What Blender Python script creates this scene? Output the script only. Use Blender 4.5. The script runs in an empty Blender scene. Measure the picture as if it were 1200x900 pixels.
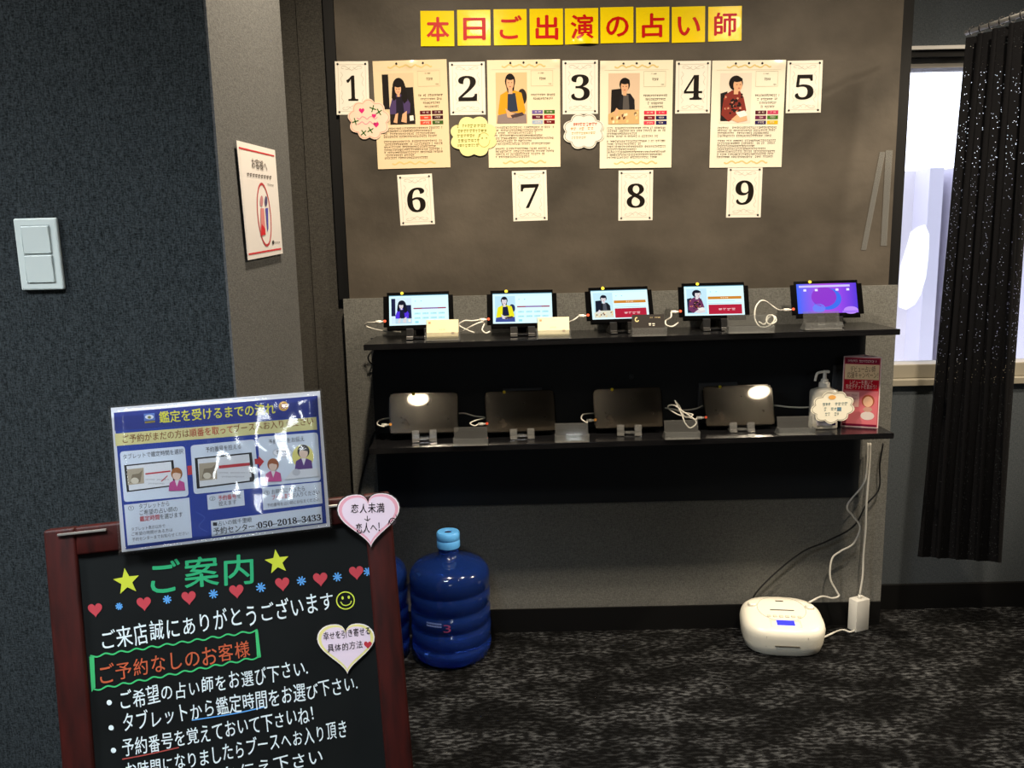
import bpy, bmesh, math, random
from math import sin, cos, pi, radians, sqrt
from mathutils import Matrix, Vector
from collections import OrderedDict
sc = bpy.context.scene
col = sc.collection
random.seed(7)

# ------------------------------------------------------------------ camera, world, lights, exposure
FPX, PITCH, ROLL, CAMZ = 960.0, radians(9.6), radians(1.23), 1.235
F = Vector((0, cos(PITCH), -sin(PITCH))); U0 = Vector((0, sin(PITCH), cos(PITCH))); R0 = Vector((1, 0, 0))
RC = R0 * cos(ROLL) - U0 * sin(ROLL); UC = R0 * sin(ROLL) + U0 * cos(ROLL)
CAM = Vector((0, 0, CAMZ))
cd = bpy.data.cameras.new('camera'); cam = bpy.data.objects.new('camera', cd); col.objects.link(cam)
cd.lens = FPX / 1200 * 36; cd.sensor_width = 36; cd.clip_start = .02
cam.matrix_world = Matrix(((RC.x, UC.x, -F.x, 0), (RC.y, UC.y, -F.y, 0), (RC.z, UC.z, -F.z, CAMZ), (0, 0, 0, 1)))
sc.camera = cam
sc.view_settings.view_transform = 'Standard'; sc.view_settings.look = 'None'
sc.view_settings.exposure = 0.0; sc.view_settings.gamma = 1.0; sc.view_settings.use_curve_mapping = False
world = bpy.data.worlds.new('sky'); sc.world = world; world.use_nodes = True
bg = world.node_tree.nodes['Background']; bg.inputs[0].default_value = (.86, .90, 1.0, 1); bg.inputs[1].default_value = 3.2

def spot(name, loc, power, color, size, blend, radius):
    l = bpy.data.lights.new(name, 'SPOT'); l.energy = power; l.color = color; l.spot_size = radians(size); l.spot_blend = blend
    l.shadow_soft_size = radius; o = bpy.data.objects.new(name, l); o.location = loc; col.objects.link(o); return o
WARM = (1.0, .84, .63)
LAMP_A, LAMP_B, LAMP_C = (-.17, 1.60, 2.38), (1.08, 1.52, 2.38), (2.95, 1.9, 2.38)
spot('downlight_lamp', LAMP_A, 156, WARM, 162, 1, .035)
spot('downlight_lamp', LAMP_B, 148, WARM, 162, 1, .035)
lc = spot('downlight_lamp', LAMP_C, 320, WARM, 46, .5, .035)
lc.rotation_euler = (Vector((1.0, 2.4, .8)) - Vector(LAMP_C)).to_track_quat('-Z', 'Y').to_euler()
def area(name, loc, rot, sx, sy, power, color, spread=180):
    l = bpy.data.lights.new(name, 'AREA'); l.shape = 'RECTANGLE'; l.size = sx; l.size_y = sy; l.energy = power; l.color = color; l.spread = radians(spread)
    o = bpy.data.objects.new(name, l); o.location = loc; o.rotation_euler = rot; col.objects.link(o); return o
# added cool fill lamps overhead for the menu board and left wall, and daylight of two narrow windows in the wall behind the camera
area('cool_fill_light', (-.55, .25, 2.405), (0, 0, 0), .45, .45, 30, (.84, .93, 1.0), 104)
area('cool_fill_light', (-1.9, .2, 2.405), (0, 0, 0), .45, .45, 54, (.92, .97, 1.0))
area('rear_window_light', (.19, -2.9, 1.68), (radians(90), 0, 0), .16, .46, 6, (.9, .96, 1.0))
area('rear_window_light', (.58, -2.9, 1.95), (radians(90), 0, 0), .12, .22, 2, (.9, .96, 1.0))

# ------------------------------------------------------------------ photo pixel -> point on a plane of the place
def ray(x, y): return F + RC * ((x - 600) / FPX) - UC * ((y - 450) / FPX)
def onY(x, y, Y): d = ray(x, y); return CAM + d * (Y / d.y)
def onZ(x, y, Z): d = ray(x, y); return CAM + d * ((Z - CAMZ) / d.z)
def onX(x, y, X): d = ray(x, y); return CAM + d * (X / d.x)
def onP(x, y, p, n): d = ray(x, y); return CAM + d * ((p - CAM).dot(n) / d.dot(n))

# ------------------------------------------------------------------ materials
def lin(c):
    if isinstance(c, str): c = tuple(int(c[i:i + 2], 16) for i in (0, 2, 4))
    return tuple(((v / 255) / 12.92 if v / 255 <= .04045 else ((v / 255 + .055) / 1.055) ** 2.4) for v in c) + (1,)
def mat(name, c, rough=.55, spec=.4, metal=0, coat=0, coat_rough=.03, emit=None, es=0):
    m = bpy.data.materials.new(name); m.use_nodes = True
    b = m.node_tree.nodes['Principled BSDF']
    b.inputs['Base Color'].default_value = lin(c); b.inputs['Roughness'].default_value = rough
    b.inputs['Specular IOR Level'].default_value = spec; b.inputs['Metallic'].default_value = metal
    b.inputs['Coat Weight'].default_value = coat; b.inputs['Coat Roughness'].default_value = coat_rough
    if emit: b.inputs['Emission Color'].default_value = lin(emit); b.inputs['Emission Strength'].default_value = es
    return m
def nodes(m): return m.node_tree.nodes, m.node_tree.links, m.node_tree.nodes['Principled BSDF']
def noise_mix(m, c1, c2, scale, stretch=(1, 1, 1), lo=.35, hi=.65, detail=4, bump=0, bscale=None, bdist=.002):
    N, L, b = nodes(m)
    tc = N.new('ShaderNodeTexCoord'); mp = N.new('ShaderNodeMapping'); mp.inputs['Scale'].default_value = stretch
    n = N.new('ShaderNodeTexNoise'); n.inputs['Scale'].default_value = scale; n.inputs['Detail'].default_value = detail
    r = N.new('ShaderNodeValToRGB'); r.color_ramp.elements[0].position = lo; r.color_ramp.elements[1].position = hi
    r.color_ramp.elements[0].color = lin(c1); r.color_ramp.elements[1].color = lin(c2)
    L.new(tc.outputs['Object'], mp.inputs[0]); L.new(mp.outputs[0], n.inputs['Vector']); L.new(n.outputs[0], r.inputs[0]); L.new(r.outputs[0], b.inputs['Base Color'])
    if bump:
        bp = N.new('ShaderNodeBump'); bp.inputs['Strength'].default_value = bump; bp.inputs['Distance'].default_value = bdist
        if bscale:
            n2 = N.new('ShaderNodeTexNoise'); n2.inputs['Scale'].default_value = bscale; L.new(tc.outputs['Object'], n2.inputs['Vector']); L.new(n2.outputs[0], bp.inputs['Height'])
        else: L.new(n.outputs[0], bp.inputs['Height'])
        L.new(bp.outputs[0], b.inputs['Normal'])
    return m
def fabric(name, c1, c2):
    m = mat(name, c1, .92, .15); N, L, b = nodes(m)
    tc = N.new('ShaderNodeTexCoord')
    def nz(st, s):
        mp = N.new('ShaderNodeMapping'); mp.inputs['Scale'].default_value = st
        n = N.new('ShaderNodeTexNoise'); n.inputs['Scale'].default_value = s; n.inputs['Detail'].default_value = 3
        L.new(tc.outputs['Object'], mp.inputs[0]); L.new(mp.outputs[0], n.inputs['Vector']); return n
    a = nz((1, 1, 5), 110); v = nz((5, 5, 1), 110); g = nz((1, 1, 1), 380)
    ad = N.new('ShaderNodeMath'); ad.operation = 'ADD'; L.new(a.outputs[0], ad.inputs[0]); L.new(v.outputs[0], ad.inputs[1])
    a2 = N.new('ShaderNodeMath'); a2.operation = 'ADD'; L.new(ad.outputs[0], a2.inputs[0]); L.new(g.outputs[0], a2.inputs[1])
    dv = N.new('ShaderNodeMath'); dv.operation = 'DIVIDE'; dv.inputs[1].default_value = 3; L.new(a2.outputs[0], dv.inputs[0])
    r = N.new('ShaderNodeValToRGB'); r.color_ramp.elements[0].position = .4; r.color_ramp.elements[1].position = .6
    r.color_ramp.elements[0].color = lin(c1); r.color_ramp.elements[1].color = lin(c2)
    L.new(dv.outputs[0], r.inputs[0]); L.new(r.outputs[0], b.inputs['Base Color'])
    bp = N.new('ShaderNodeBump'); bp.inputs['Strength'].default_value = .5; bp.inputs['Distance'].default_value = .002
    L.new(dv.outputs[0], bp.inputs['Height']); L.new(bp.outputs[0], b.inputs['Normal'])
    return m
def clear(name, tint=(255, 255, 255), haze=.1, gl=.1, rough=.05, blend=.35, bump=0, bscale=20, bdist=.004):
    m = bpy.data.materials.new(name); m.use_nodes = True; N, L = m.node_tree.nodes, m.node_tree.links
    N.remove(N['Principled BSDF']); out = N['Material Output']
    tr = N.new('ShaderNodeBsdfTransparent'); tr.inputs[0].default_value = lin(tint)
    df = N.new('ShaderNodeBsdfDiffuse'); df.inputs[0].default_value = (.85, .85, .83, 1)
    gs = N.new('ShaderNodeBsdfGlossy'); gs.inputs['Roughness'].default_value = rough
    lw = N.new('ShaderNodeLayerWeight'); lw.inputs[0].default_value = blend
    ad = N.new('ShaderNodeMath'); ad.operation = 'MULTIPLY_ADD'; ad.inputs[1].default_value = .8; ad.inputs[2].default_value = gl; ad.use_clamp = True
    L.new(lw.outputs['Fresnel'], ad.inputs[0])
    m1 = N.new('ShaderNodeMixShader'); m1.inputs[0].default_value = haze; L.new(tr.outputs[0], m1.inputs[1]); L.new(df.outputs[0], m1.inputs[2])
    m2 = N.new('ShaderNodeMixShader'); L.new(ad.outputs[0], m2.inputs[0]); L.new(m1.outputs[0], m2.inputs[1]); L.new(gs.outputs[0], m2.inputs[2])
    L.new(m2.outputs[0], out.inputs[0])
    if bump:
        tc = N.new('ShaderNodeTexCoord'); n = N.new('ShaderNodeTexNoise'); n.inputs['Scale'].default_value = bscale; n.inputs['Detail'].default_value = 2
        bp = N.new('ShaderNodeBump'); bp.inputs['Strength'].default_value = bump; bp.inputs['Distance'].default_value = bdist
        L.new(tc.outputs['Object'], n.inputs['Vector']); L.new(n.outputs[0], bp.inputs['Height'])
        L.new(bp.outputs[0], gs.inputs['Normal'])
    return m
_ink = {}
def ink(h, kind='matte'):
    k = (h, kind)
    if k not in _ink:
        if kind == 'screen':
            m = mat('screen_' + h, '050505', .1, .5, emit=h, es=1.12)
        elif kind == 'gloss': m = mat('gloss_print_' + h, h, .25, .25)
        elif kind == 'chalk': m = mat('chalk_' + h, h, .9, .1)
        else: m = mat('print_' + h, h, .6, .12)
        _ink[k] = m
    return _ink[k]

M_left = fabric('dark_wall_cloth', '121617', '3b4144')
M_side = fabric('grey_wall_cloth', '48494a', '616262')
M_recess = fabric('brown_grey_wall_cloth', '343330', '4d4b47')
M_low = fabric('charcoal_wall_cloth', '585855', '757571')
M_right = fabric('slate_wall_cloth', '3a4046', '51575c')
M_panel = noise_mix(mat('plaster', '524b43', .6, .25), '3b362f', '5d564d', 4, (1, 1, 1.3), .3, .75, 6, .25, 60, .002)
M_carpet = mat('carpet', '2a2926', .95, .1); noise_mix(M_carpet, '0e0e0f', '5c5e60', 42, (1, 2.6, 1), .47, .74, 6, .7, 320, .005)
N_, L_, b_ = nodes(M_carpet); lk = b_.inputs['Base Color'].links[0]; src = lk.from_socket
tc = N_.new('ShaderNodeTexCoord'); n_ = N_.new('ShaderNodeTexNoise'); n_.inputs['Scale'].default_value = 6.5; n_.inputs['Detail'].default_value = 4; mp = N_.new('ShaderNodeMapping'); mp.inputs['Scale'].default_value = (1, 1.5, 1)
L_.new(tc.outputs['Object'], mp.inputs[0]); L_.new(mp.outputs[0], n_.inputs['Vector'])
rp = N_.new('ShaderNodeValToRGB'); rp.color_ramp.elements[0].position = .44; rp.color_ramp.elements[1].position = .64; rp.color_ramp.elements[0].color = (.13, .13, .13, 1); rp.color_ramp.elements[1].color = (1, 1, 1, 1); L_.new(n_.outputs[0], rp.inputs[0])
mxc = N_.new('ShaderNodeMix'); mxc.data_type = 'RGBA'; mxc.blend_type = 'MULTIPLY'; mxc.inputs[0].default_value = 1
L_.new(src, mxc.inputs[6]); L_.new(rp.outputs[0], mxc.inputs[7]); L_.new(mxc.outputs[2], b_.inputs['Base Color'])
M_black = mat('black_trim', '0b0b0c', .5, .3)
M_ceil = mat('ceiling_paint', '8f8a80', .9, .1)
M_trim = mat('sill_paint', '8d887b', .5, .3)
M_white = mat('white_plastic', 'e8e6de', .35, .5)
M_switch = mat('switch_plastic', 'c6cfcc', .4, .4)
M_shelf = noise_mix(mat('black_laminate', '121214', .16, .5), '0f0f11', '18181a', 30, (1, 12, 12), .3, .7, 4)
M_tablet = mat('black_tablet_shell', '060607', .09, .35)
M_blackp = mat('black_plastic', '0a0a0b', .35, .5)
M_cable = mat('white_cable', 'd9d6cd', .45, .4)
M_bcable = mat('black_cable', '0c0c0d', .5, .4)
M_paper = mat('white_paper', 'efece2', .4, .4)
M_pin = mat('black_pin', '151413', .4, .4)
M_acrylic = clear('clear_acrylic', (238, 240, 240), .05, .03, .05, .35)
M_acrylic2 = clear('clear_acrylic_edge', (236, 238, 238), .12, .05, .08, .4)
M_film = clear('laminate_film', (255, 255, 255), .01, .012, .05, .2, .35, 9, .02)
M_tape = clear('clear_tape', (235, 235, 230), .13, .05, .2, .3)
M_gold = mat('gold_print', 'd8bf6e', .5, .4)

# ------------------------------------------------------------------ mesh helpers
def finish(name, bm, mats, parent=None, smooth=False, M=None):
    me = bpy.data.meshes.new(name); bm.normal_update(); bm.to_mesh(me); bm.free()
    if not isinstance(mats, (list, tuple)): mats = [mats]
    for m in mats: me.materials.append(m)
    if smooth:
        for p in me.polygons: p.use_smooth = True
    o = bpy.data.objects.new(name, me); col.objects.link(o)
    if parent: o.parent = parent
    if M is not None: o.matrix_basis = M
    return o
def smooth_by_angle(o, deg=35):
    me = o.data
    bm = bmesh.new(); bm.from_mesh(me)
    for f in bm.faces: f.smooth = True
    for e in bm.edges:
        if len(e.link_faces) == 2: e.smooth = e.calc_face_angle(0) < radians(deg)
    bm.to_mesh(me); bm.free(); return o
def tag(o, label, cat, group=None, kind=None):
    if label: o['label'] = label
    if cat: o['category'] = cat
    if group: o['group'] = group
    if kind: o['kind'] = kind
    return o
def empty(name, M):
    o = bpy.data.objects.new(name, None); o.empty_display_size = .03; col.objects.link(o); o.matrix_basis = M; return o
def T(x, y, z): return Matrix.Translation((x, y, z))
def frameM(o, ex, ey):
    ex = ex.normalized(); ez = ex.cross(ey).normalized(); ey = ez.cross(ex)
    return Matrix(((ex.x, ey.x, ez.x, o.x), (ex.y, ey.y, ez.y, o.y), (ex.z, ey.z, ez.z, o.z), (0, 0, 0, 1)))
def box(bm, x0, x1, y0, y1, z0, z1, bev=0, seg=2, mi=0):
    v = [bm.verts.new((x, y, z)) for z in (z0, z1) for y in (y0, y1) for x in (x0, x1)]
    fs = [bm.faces.new([v[i] for i in q]) for q in ((0, 2, 3, 1), (4, 5, 7, 6), (0, 1, 5, 4), (2, 6, 7, 3), (0, 4, 6, 2), (1, 3, 7, 5))]
    for f in fs: f.material_index = mi
    if bev:
        es = list({e for f in fs for e in f.edges})
        r = bmesh.ops.bevel(bm, geom=es, offset=bev, segments=seg, affect='EDGES', profile=.5)
        for f in r['faces']: f.material_index = mi
    return bm
def hexa(bm, pts):   # 8 points: bottom ring 4, top ring 4
    v = [bm.verts.new(p) for p in pts]
    for q in ((3, 2, 1, 0), (4, 5, 6, 7), (0, 1, 5, 4), (1, 2, 6, 5), (2, 3, 7, 6), (3, 0, 4, 7)): bm.faces.new([v[i] for i in q])
    return bm
def prism(bm, pts, z0, z1, mi=0):
    a = [bm.verts.new((p[0], p[1], z0)) for p in pts]; b = [bm.verts.new((p[0], p[1], z1)) for p in pts]
    n = len(pts); fs = [bm.faces.new(a[::-1]), bm.faces.new(b)]
    for i in range(n): fs.append(bm.faces.new((a[i], a[(i + 1) % n], b[(i + 1) % n], b[i])))
    for f in fs: f.material_index = mi
    return bm
def lathe(bm, prof, seg=32, cx=0, cy=0, mi=0, cap=True):
    rings = []
    for r, z in prof:
        if r < 1e-6: rings.append([bm.verts.new((cx, cy, z))])
        else: rings.append([bm.verts.new((cx + r * cos(2 * pi * i / seg), cy + r * sin(2 * pi * i / seg), z)) for i in range(seg)])
    for a, b in zip(rings, rings[1:]):
        for i in range(seg):
            j = (i + 1) % seg
            if len(a) == 1 and len(b) == 1: continue
            if len(a) == 1: f = bm.faces.new((a[0], b[j], b[i]))
            elif len(b) == 1: f = bm.faces.new((a[i], a[j], b[0]))
            else: f = bm.faces.new((a[i], a[j], b[j], b[i]))
            f.material_index = mi
    return bm
def catmull(pts, n=8):
    pts = [Vector(p) for p in pts]
    if len(pts) < 3: return pts
    out = []; P = [pts[0] * 2 - pts[1]] + pts + [pts[-1] * 2 - pts[-2]]
    for i in range(1, len(P) - 2):
        a, b, c, d = P[i - 1:i + 3]
        for k in range(n):
            t = k / n
            out.append(.5 * ((2 * b) + (c - a) * t + (2 * a - 5 * b + 4 * c - d) * t * t + (3 * b - a - 3 * c + d) * t ** 3))
    out.append(pts[-1]); return out
def tube(bm, pts, r, seg=8, n=8, mi=0):
    P = catmull(pts, n); rings = []; up = Vector((0, 0, 1)); prev = None
    for i, p in enumerate(P):
        t = (P[min(i + 1, len(P) - 1)] - P[max(i - 1, 0)]).normalized()
        if prev is None:
            a = t.cross(up if abs(t.z) < .9 else Vector((1, 0, 0))).normalized()
        else: a = (prev - t * prev.dot(t)).normalized()
        prev = a; b = t.cross(a)
        rings.append([bm.verts.new(p + (a * cos(2 * pi * k / seg) + b * sin(2 * pi * k / seg)) * r) for k in range(seg)])
    fs = []
    for A, B in zip(rings, rings[1:]):
        for k in range(seg): fs.append(bm.faces.new((A[k], A[(k + 1) % seg], B[(k + 1) % seg], B[k])))
    fs.append(bm.faces.new(rings[0][::-1])); fs.append(bm.faces.new(rings[-1]))
    for f in fs: f.material_index = mi; f.smooth = True
    return bm
def struct(name, bm, m):
    o = finish(name, bm, m); o['kind'] = 'structure'; return o
def sbox(name, m, x0, x1, y0, y1, z0, z1): return struct(name, box(bmesh.new(), x0, x1, y0, y1, z0, z1), m)

# ------------------------------------------------------------------ flat prints (sheets, boards, screens)
_tc = {}
def text_mesh(s, bold=0):
    k = (s, bold)
    if k not in _tc:
        c = bpy.data.curves.new('t', 'FONT'); c.body = s; c.resolution_u = 3; c.offset = 0
        o = bpy.data.objects.new('t', c); col.objects.link(o)
        dg = bpy.context.evaluated_depsgraph_get(); me = bpy.data.meshes.new_from_object(o.evaluated_get(dg))
        vs = [(v.co.x, v.co.y) for v in me.vertices]; fs = [tuple(p.vertices) for p in me.polygons]
        bpy.data.objects.remove(o); bpy.data.curves.remove(c); bpy.data.meshes.remove(me)
        if not vs: vs = [(0, 0), (1, 1)]; fs = []
        _tc[k] = (vs, fs, min(v[0] for v in vs), max(v[0] for v in vs))
    return _tc[k]
DZ = .00025
class Print:
    """flat marks on a sheet; local x right, y up, z out of the sheet. px=True takes photo pixels, else (u, v) with v down."""
    def __init__(s, M, w, h, px=False, curl=None, kind='matte', z0=.0004, win=None):
        s.M, s.w, s.h, s.px, s.curl, s.kind, s.z0 = M, w, h, px, curl, kind, z0
        s.inv = M.inverted(); s.o = M.translation.copy(); s.n = (M.to_3x3() @ Vector((0, 0, 1)))
        s.win = win; s.polys = OrderedDict()
    def L(s, p):
        if s.px:
            if callable(s.px): p = s.px(*p)
            q = s.inv @ onP(p[0], p[1], s.o, s.n); return (q.x, q.y)
        u, v = p
        if s.win: a, b, c, d = s.win; u = a + u * (c - a); v = b + v * (d - b)
        return (u * s.w, (1 - v) * s.h)
    def add(s, vs, fs, c, lv, local=False):
        vs = vs if local else [s.L(p) for p in vs]
        s.polys.setdefault(c, []).append((vs, fs, lv))
    def poly(s, pts, c, lv=1): s.add(pts, [tuple(range(len(pts)))], c, lv)
    def rect(s, x0, y0, x1, y1, c, lv=1): s.poly([(x0, y1), (x1, y1), (x1, y0), (x0, y0)], c, lv)
    def ell(s, cx, cy, rx, ry, c, lv=1, n=20): s.poly([(cx + rx * cos(-2 * pi * i / n), cy + ry * sin(-2 * pi * i / n)) for i in range(n)], c, lv)
    def heart(s, cx, cy, r, c, lv=1, rot=0, sy=1.0): s.poly(heart_pts(cx, cy, r, rot, sy), c, lv)
    def star(s, cx, cy, r, c, lv=1, rot=-.15):
        s.poly([(cx + (r if i % 2 == 0 else r * .42) * sin(rot - i * pi / 5), cy - (r if i % 2 == 0 else r * .42) * cos(rot - i * pi / 5)) for i in range(10)], c, lv)
    def stroke(s, pts, wd, c, lv=1, smooth=True, closed=False):
        P = [Vector(s.L(p) + (0,)) for p in pts]
        if closed: P.append(P[0])
        if smooth: P = catmull(P, 5)
        wl = wd
        vs, fs = [], []
        for i, p in enumerate(P):
            t = (P[min(i + 1, len(P) - 1)] - P[max(i - 1, 0)]); t = t.normalized() if t.length > 0 else Vector((1, 0, 0))
            nn = Vector((-t.y, t.x, 0)) * wl / 2; vs += [(p.x + nn.x, p.y + nn.y), (p.x - nn.x, p.y - nn.y)]
        for i in range(len(P) - 1): fs.append((2 * i, 2 * i + 1, 2 * i + 3, 2 * i + 2))
        s.add(vs, fs, c, lv, True)
    def line(s, a, b, wd, c, lv=1): s.stroke([a, b], wd, c, lv, False)
    def text(s, txt, p0, p1, em, c, lv=2, bold=0, jit=0, hand=False):
        """baseline p0->p1, em = height of one em in the same units as p (or metres if negative)"""
        a, b = Vector(s.L(p0)), Vector(s.L(p1)); d = b - a; W = d.length; ex = d / W; ey = Vector((-ex.y, ex.x))
        if em < 0: H = -em
        else: H = (Vector(s.L((p0[0], p0[1] - em))) - a).length
        if bold:
            st = random.getstate()
            for k_, (bx, by) in enumerate(((-1, 0), (1, 0), (0, .8), (0, -.8))):
                random.setstate(st); o_ = (ex * bx + ey * by) * bold * H; s.text_at(txt, a + o_, ex, ey, W, H, c, lv + k_ * .04, jit, hand)
            return
        s.text_at(txt, a, ex, ey, W, H, c, lv, jit, hand)
    def text_at(s, txt, a, ex, ey, W, H, c, lv, jit, hand):
        if hand:
            adv = [.52 if ord(ch) < 256 else 1.0 for ch in txt]; tot = sum(adv); x = 0
            for ch, av in zip(txt, adv):
                vs, fs, x0, x1 = text_mesh(ch); an = random.uniform(-jit, jit); sx = W / tot * random.uniform(.9, 1.04); sy = H * random.uniform(.88, 1.08)
                oy = random.uniform(-.05, .05) * H
                o = []
                for (px_, py_) in vs:
                    lx = (px_ - av / 2) * sx; ly = (py_ - .38) * sy
                    lx, ly = lx * cos(an) - ly * sin(an), lx * sin(an) + ly * cos(an)
                    q = a + ex * (lx + (x + av / 2) * W / tot) + ey * (ly + .38 * H + oy); o.append((q.x, q.y))
                s.add(o, fs, c, lv, True); x += av
            return
        vs, fs, x0, x1 = text_mesh(txt); k = W / (x1 - x0)
        s.add([tuple(a + ex * ((v[0] - x0) * k) + ey * (v[1] * H)) for v in vs], fs, c, lv, True)
    def greek(s, x0, x1, y, h, c, lv=2, seed=0, sp=1.0):
        """a line of print too small to read: little marks of uneven width"""
        rnd = random.Random(seed); x = x0
        while x < x1:
            w = h * rnd.uniform(.5, .95)
            if rnd.random() < .93:
                t = y - h * rnd.uniform(.35, .5); s.rect(x, t, x + w, t + h * rnd.uniform(.2, .34), c, lv)
                t = y + h * rnd.uniform(.02, .2); s.rect(x + w * .1, t, x + w * rnd.uniform(.6, .95), t + h * rnd.uniform(.18, .32), c, lv)
            x += w + h * rnd.uniform(.12, .35) * sp
    def build(s, name, parent, extra=None):
        bm = bmesh.new(); mats = []
        for mi, (c, lst) in enumerate(s.polys.items()):
            mats.append(c if not isinstance(c, str) else ink(c, s.kind))
            for vs, fs, lv in lst:
                z = s.z0 + lv * DZ
                bv = [bm.verts.new((x, y, z + (s.curl(x, y) if s.curl else 0))) for x, y in vs]
                for f in fs:
                    try: nf = bm.faces.new([bv[i] for i in f])
                    except ValueError: continue
                    nf.material_index = mi; nf.normal_update()
                    if nf.normal.z < 0: nf.normal_flip()
        s.polys = OrderedDict()
        return finish(name, bm, mats, parent)
def heart_pts(cx, cy, r, rot=0, sy=1.0, n=28, cleft=0):
    o = []
    for i in range(n):
        t = -2 * pi * i / n
        x = 16 * sin(t) ** 3 / 16.0; y = -(13 * cos(t) - 5 * cos(2 * t) - 2 * cos(3 * t) - cos(4 * t)) / 15.0 * sy
        if cleft and y < 0: y -= cleft * math.exp(-(x / .3) ** 2)
        o.append((cx + r * (x * cos(rot) - y * sin(rot)), cy + r * (x * sin(rot) + y * cos(rot))))
    return o
def cloud_pts(cx, cy, rx, ry, n, bump=.12, rot=0, tail=None):
    o = []; N = n * 8
    for i in range(N):
        t = -2 * pi * i / N; k = 1 - bump + bump * 2 * abs(sin(n * t / 2)) * .8
        x, y = rx * k * cos(t), ry * k * sin(t); o.append((cx + x * cos(rot) - y * sin(rot), cy + x * sin(rot) + y * cos(rot)))
    return o
def px_frame(c, Y=None, plane=None):
    """rectangle on a wall from the pixels of its corners TL TR BR BL -> (matrix with origin bottom-left, w, h)"""
    P = [onY(x, y, Y) if plane is None else onP(x, y, *plane) for x, y in c]
    ex = ((P[1] - P[0]) + (P[2] - P[3])) / 2; ey = ((P[0] - P[3]) + (P[1] - P[2])) / 2
    w, h = ex.length, ey.length; n = ex.cross(ey).normalized(); mid = (P[0] + P[1] + P[2] + P[3]) / 4
    d = (ex.normalized() + ey.normalized().cross(n)).normalized() ; e2 = n.cross(d)
    return frameM(mid - d * w / 2 - e2 * h / 2, d, e2), w, h
def sheet_bm(w, h, th, curl=None, n=1, bev=0):
    """thin sheet of real thickness, origin bottom-left, back at z=0"""
    bm = bmesh.new(); F_, B_ = {}, {}
    for i in range(n + 1):
        for j in range(n + 1):
            x, y = w * i / n, h * j / n; k = curl(x, y) if curl else 0
            F_[i, j] = bm.verts.new((x, y, th + k)); B_[i, j] = bm.verts.new((x, y, k))
    for i in range(n):
        for j in range(n):
            bm.faces.new((F_[i, j], F_[i + 1, j], F_[i + 1, j + 1], F_[i, j + 1])); bm.faces.new((B_[i, j + 1], B_[i + 1, j + 1], B_[i + 1, j], B_[i, j]))
    for i in range(n):
        bm.faces.new((B_[i, 0], B_[i + 1, 0], F_[i + 1, 0], F_[i, 0])); bm.faces.new((F_[i, n], F_[i + 1, n], B_[i + 1, n], B_[i, n]))
        bm.faces.new((F_[0, i], F_[0, i + 1], B_[0, i + 1], B_[0, i])); bm.faces.new((B_[n, i], B_[n, i + 1], F_[n, i + 1], F_[n, i]))
    return bm
def poly_sheet(pts, th):
    bm = bmesh.new(); prism(bm, pts if area2(pts) > 0 else pts[::-1], 0, th); return bm
def area2(p): return sum(p[i][0] * p[(i + 1) % len(p)][1] - p[(i + 1) % len(p)][0] * p[i][1] for i in range(len(p)))

# ================================================================== THE SETTING
YP, YL, YR, XS, YF, YB = 2.50, 2.485, 2.60, -.4748, 1.39, 1.845
CZ = 2.42
sbox('floor', M_carpet, -2.6, 3.2, -3.05, 2.9, -.1, 0)
sbox('ceiling', M_ceil, -2.6, 3.2, -3.05, 2.9, CZ, CZ + .1)
sbox('wall_left', M_left, -2.6, XS - .004, YF, YB, 0, CZ)
sbox('wall_left_return', M_side, XS - .004, XS, YF + .0005, YB, 0, CZ)
sbox('wall_back_left', M_recess, -2.6, -.45, 2.54, YR + .1, 0, CZ)
sbox('trim_pilaster', M_recess, -.605, -.50, 2.533, 2.54, 0, CZ)
sbox('wall_rear', M_ceil, -2.6, 3.2, -3.05, -2.95, 0, CZ)
sbox('wall_far_left', M_ceil, -2.7, -2.6, -3.05, 2.7, 0, CZ)
sbox('wall_far_right', M_ceil, 3.2, 3.3, -3.05, 2.9, 0, CZ)
ledge = onY(430, 350, YL).z
# upper plaster board, lower cloth-covered board
xl, xr = onY(400, 172, YP).x, onY(1050, 172, YP).x
sbox('wall_panel', M_panel, xl, xr, YP, YR + .09, ledge - .03, CZ)
xl2, xr2 = onY(402, 350, YL).x, onY(1052, 350, YL).x
bmw = bmesh.new(); zl, zr = onY(402, 350.5, YL).z, onY(1052, 334, YL).z
hexa(bmw, [(xl2, YL, 0), (xr2, YL, 0), (xr2, YR + .09, 0), (xl2, YR + .09, 0), (xl2, YL, zl), (xr2, YL, zr), (xr2, YP, zr), (xl2, YP, zl)])
struct('wall_lower_panel', bmw, M_low)
sbox('trim_left', M_black, xl - .034, xl - .0006, YP + .012, YR, zl - .003, CZ)
sbox('trim_right', M_black, xr + .0006, xr + .036, YP + .012, YR, zr - .003, CZ)
YW = YL - .0062
sbox('trim_shelf_backboard', mat('black_backboard', '1e2125', .6, .25), onY(437.5, 450, YL).x, onY(1011, 450, YL).x, YW, YL - .0002, onY(720, 588, YL).z, onY(437, 396, YL).z)
sbox('baseboard_back', M_black, xl2 - .001, xr2 - .002, YL - .006, YL + .01, 0, .079)
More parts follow.
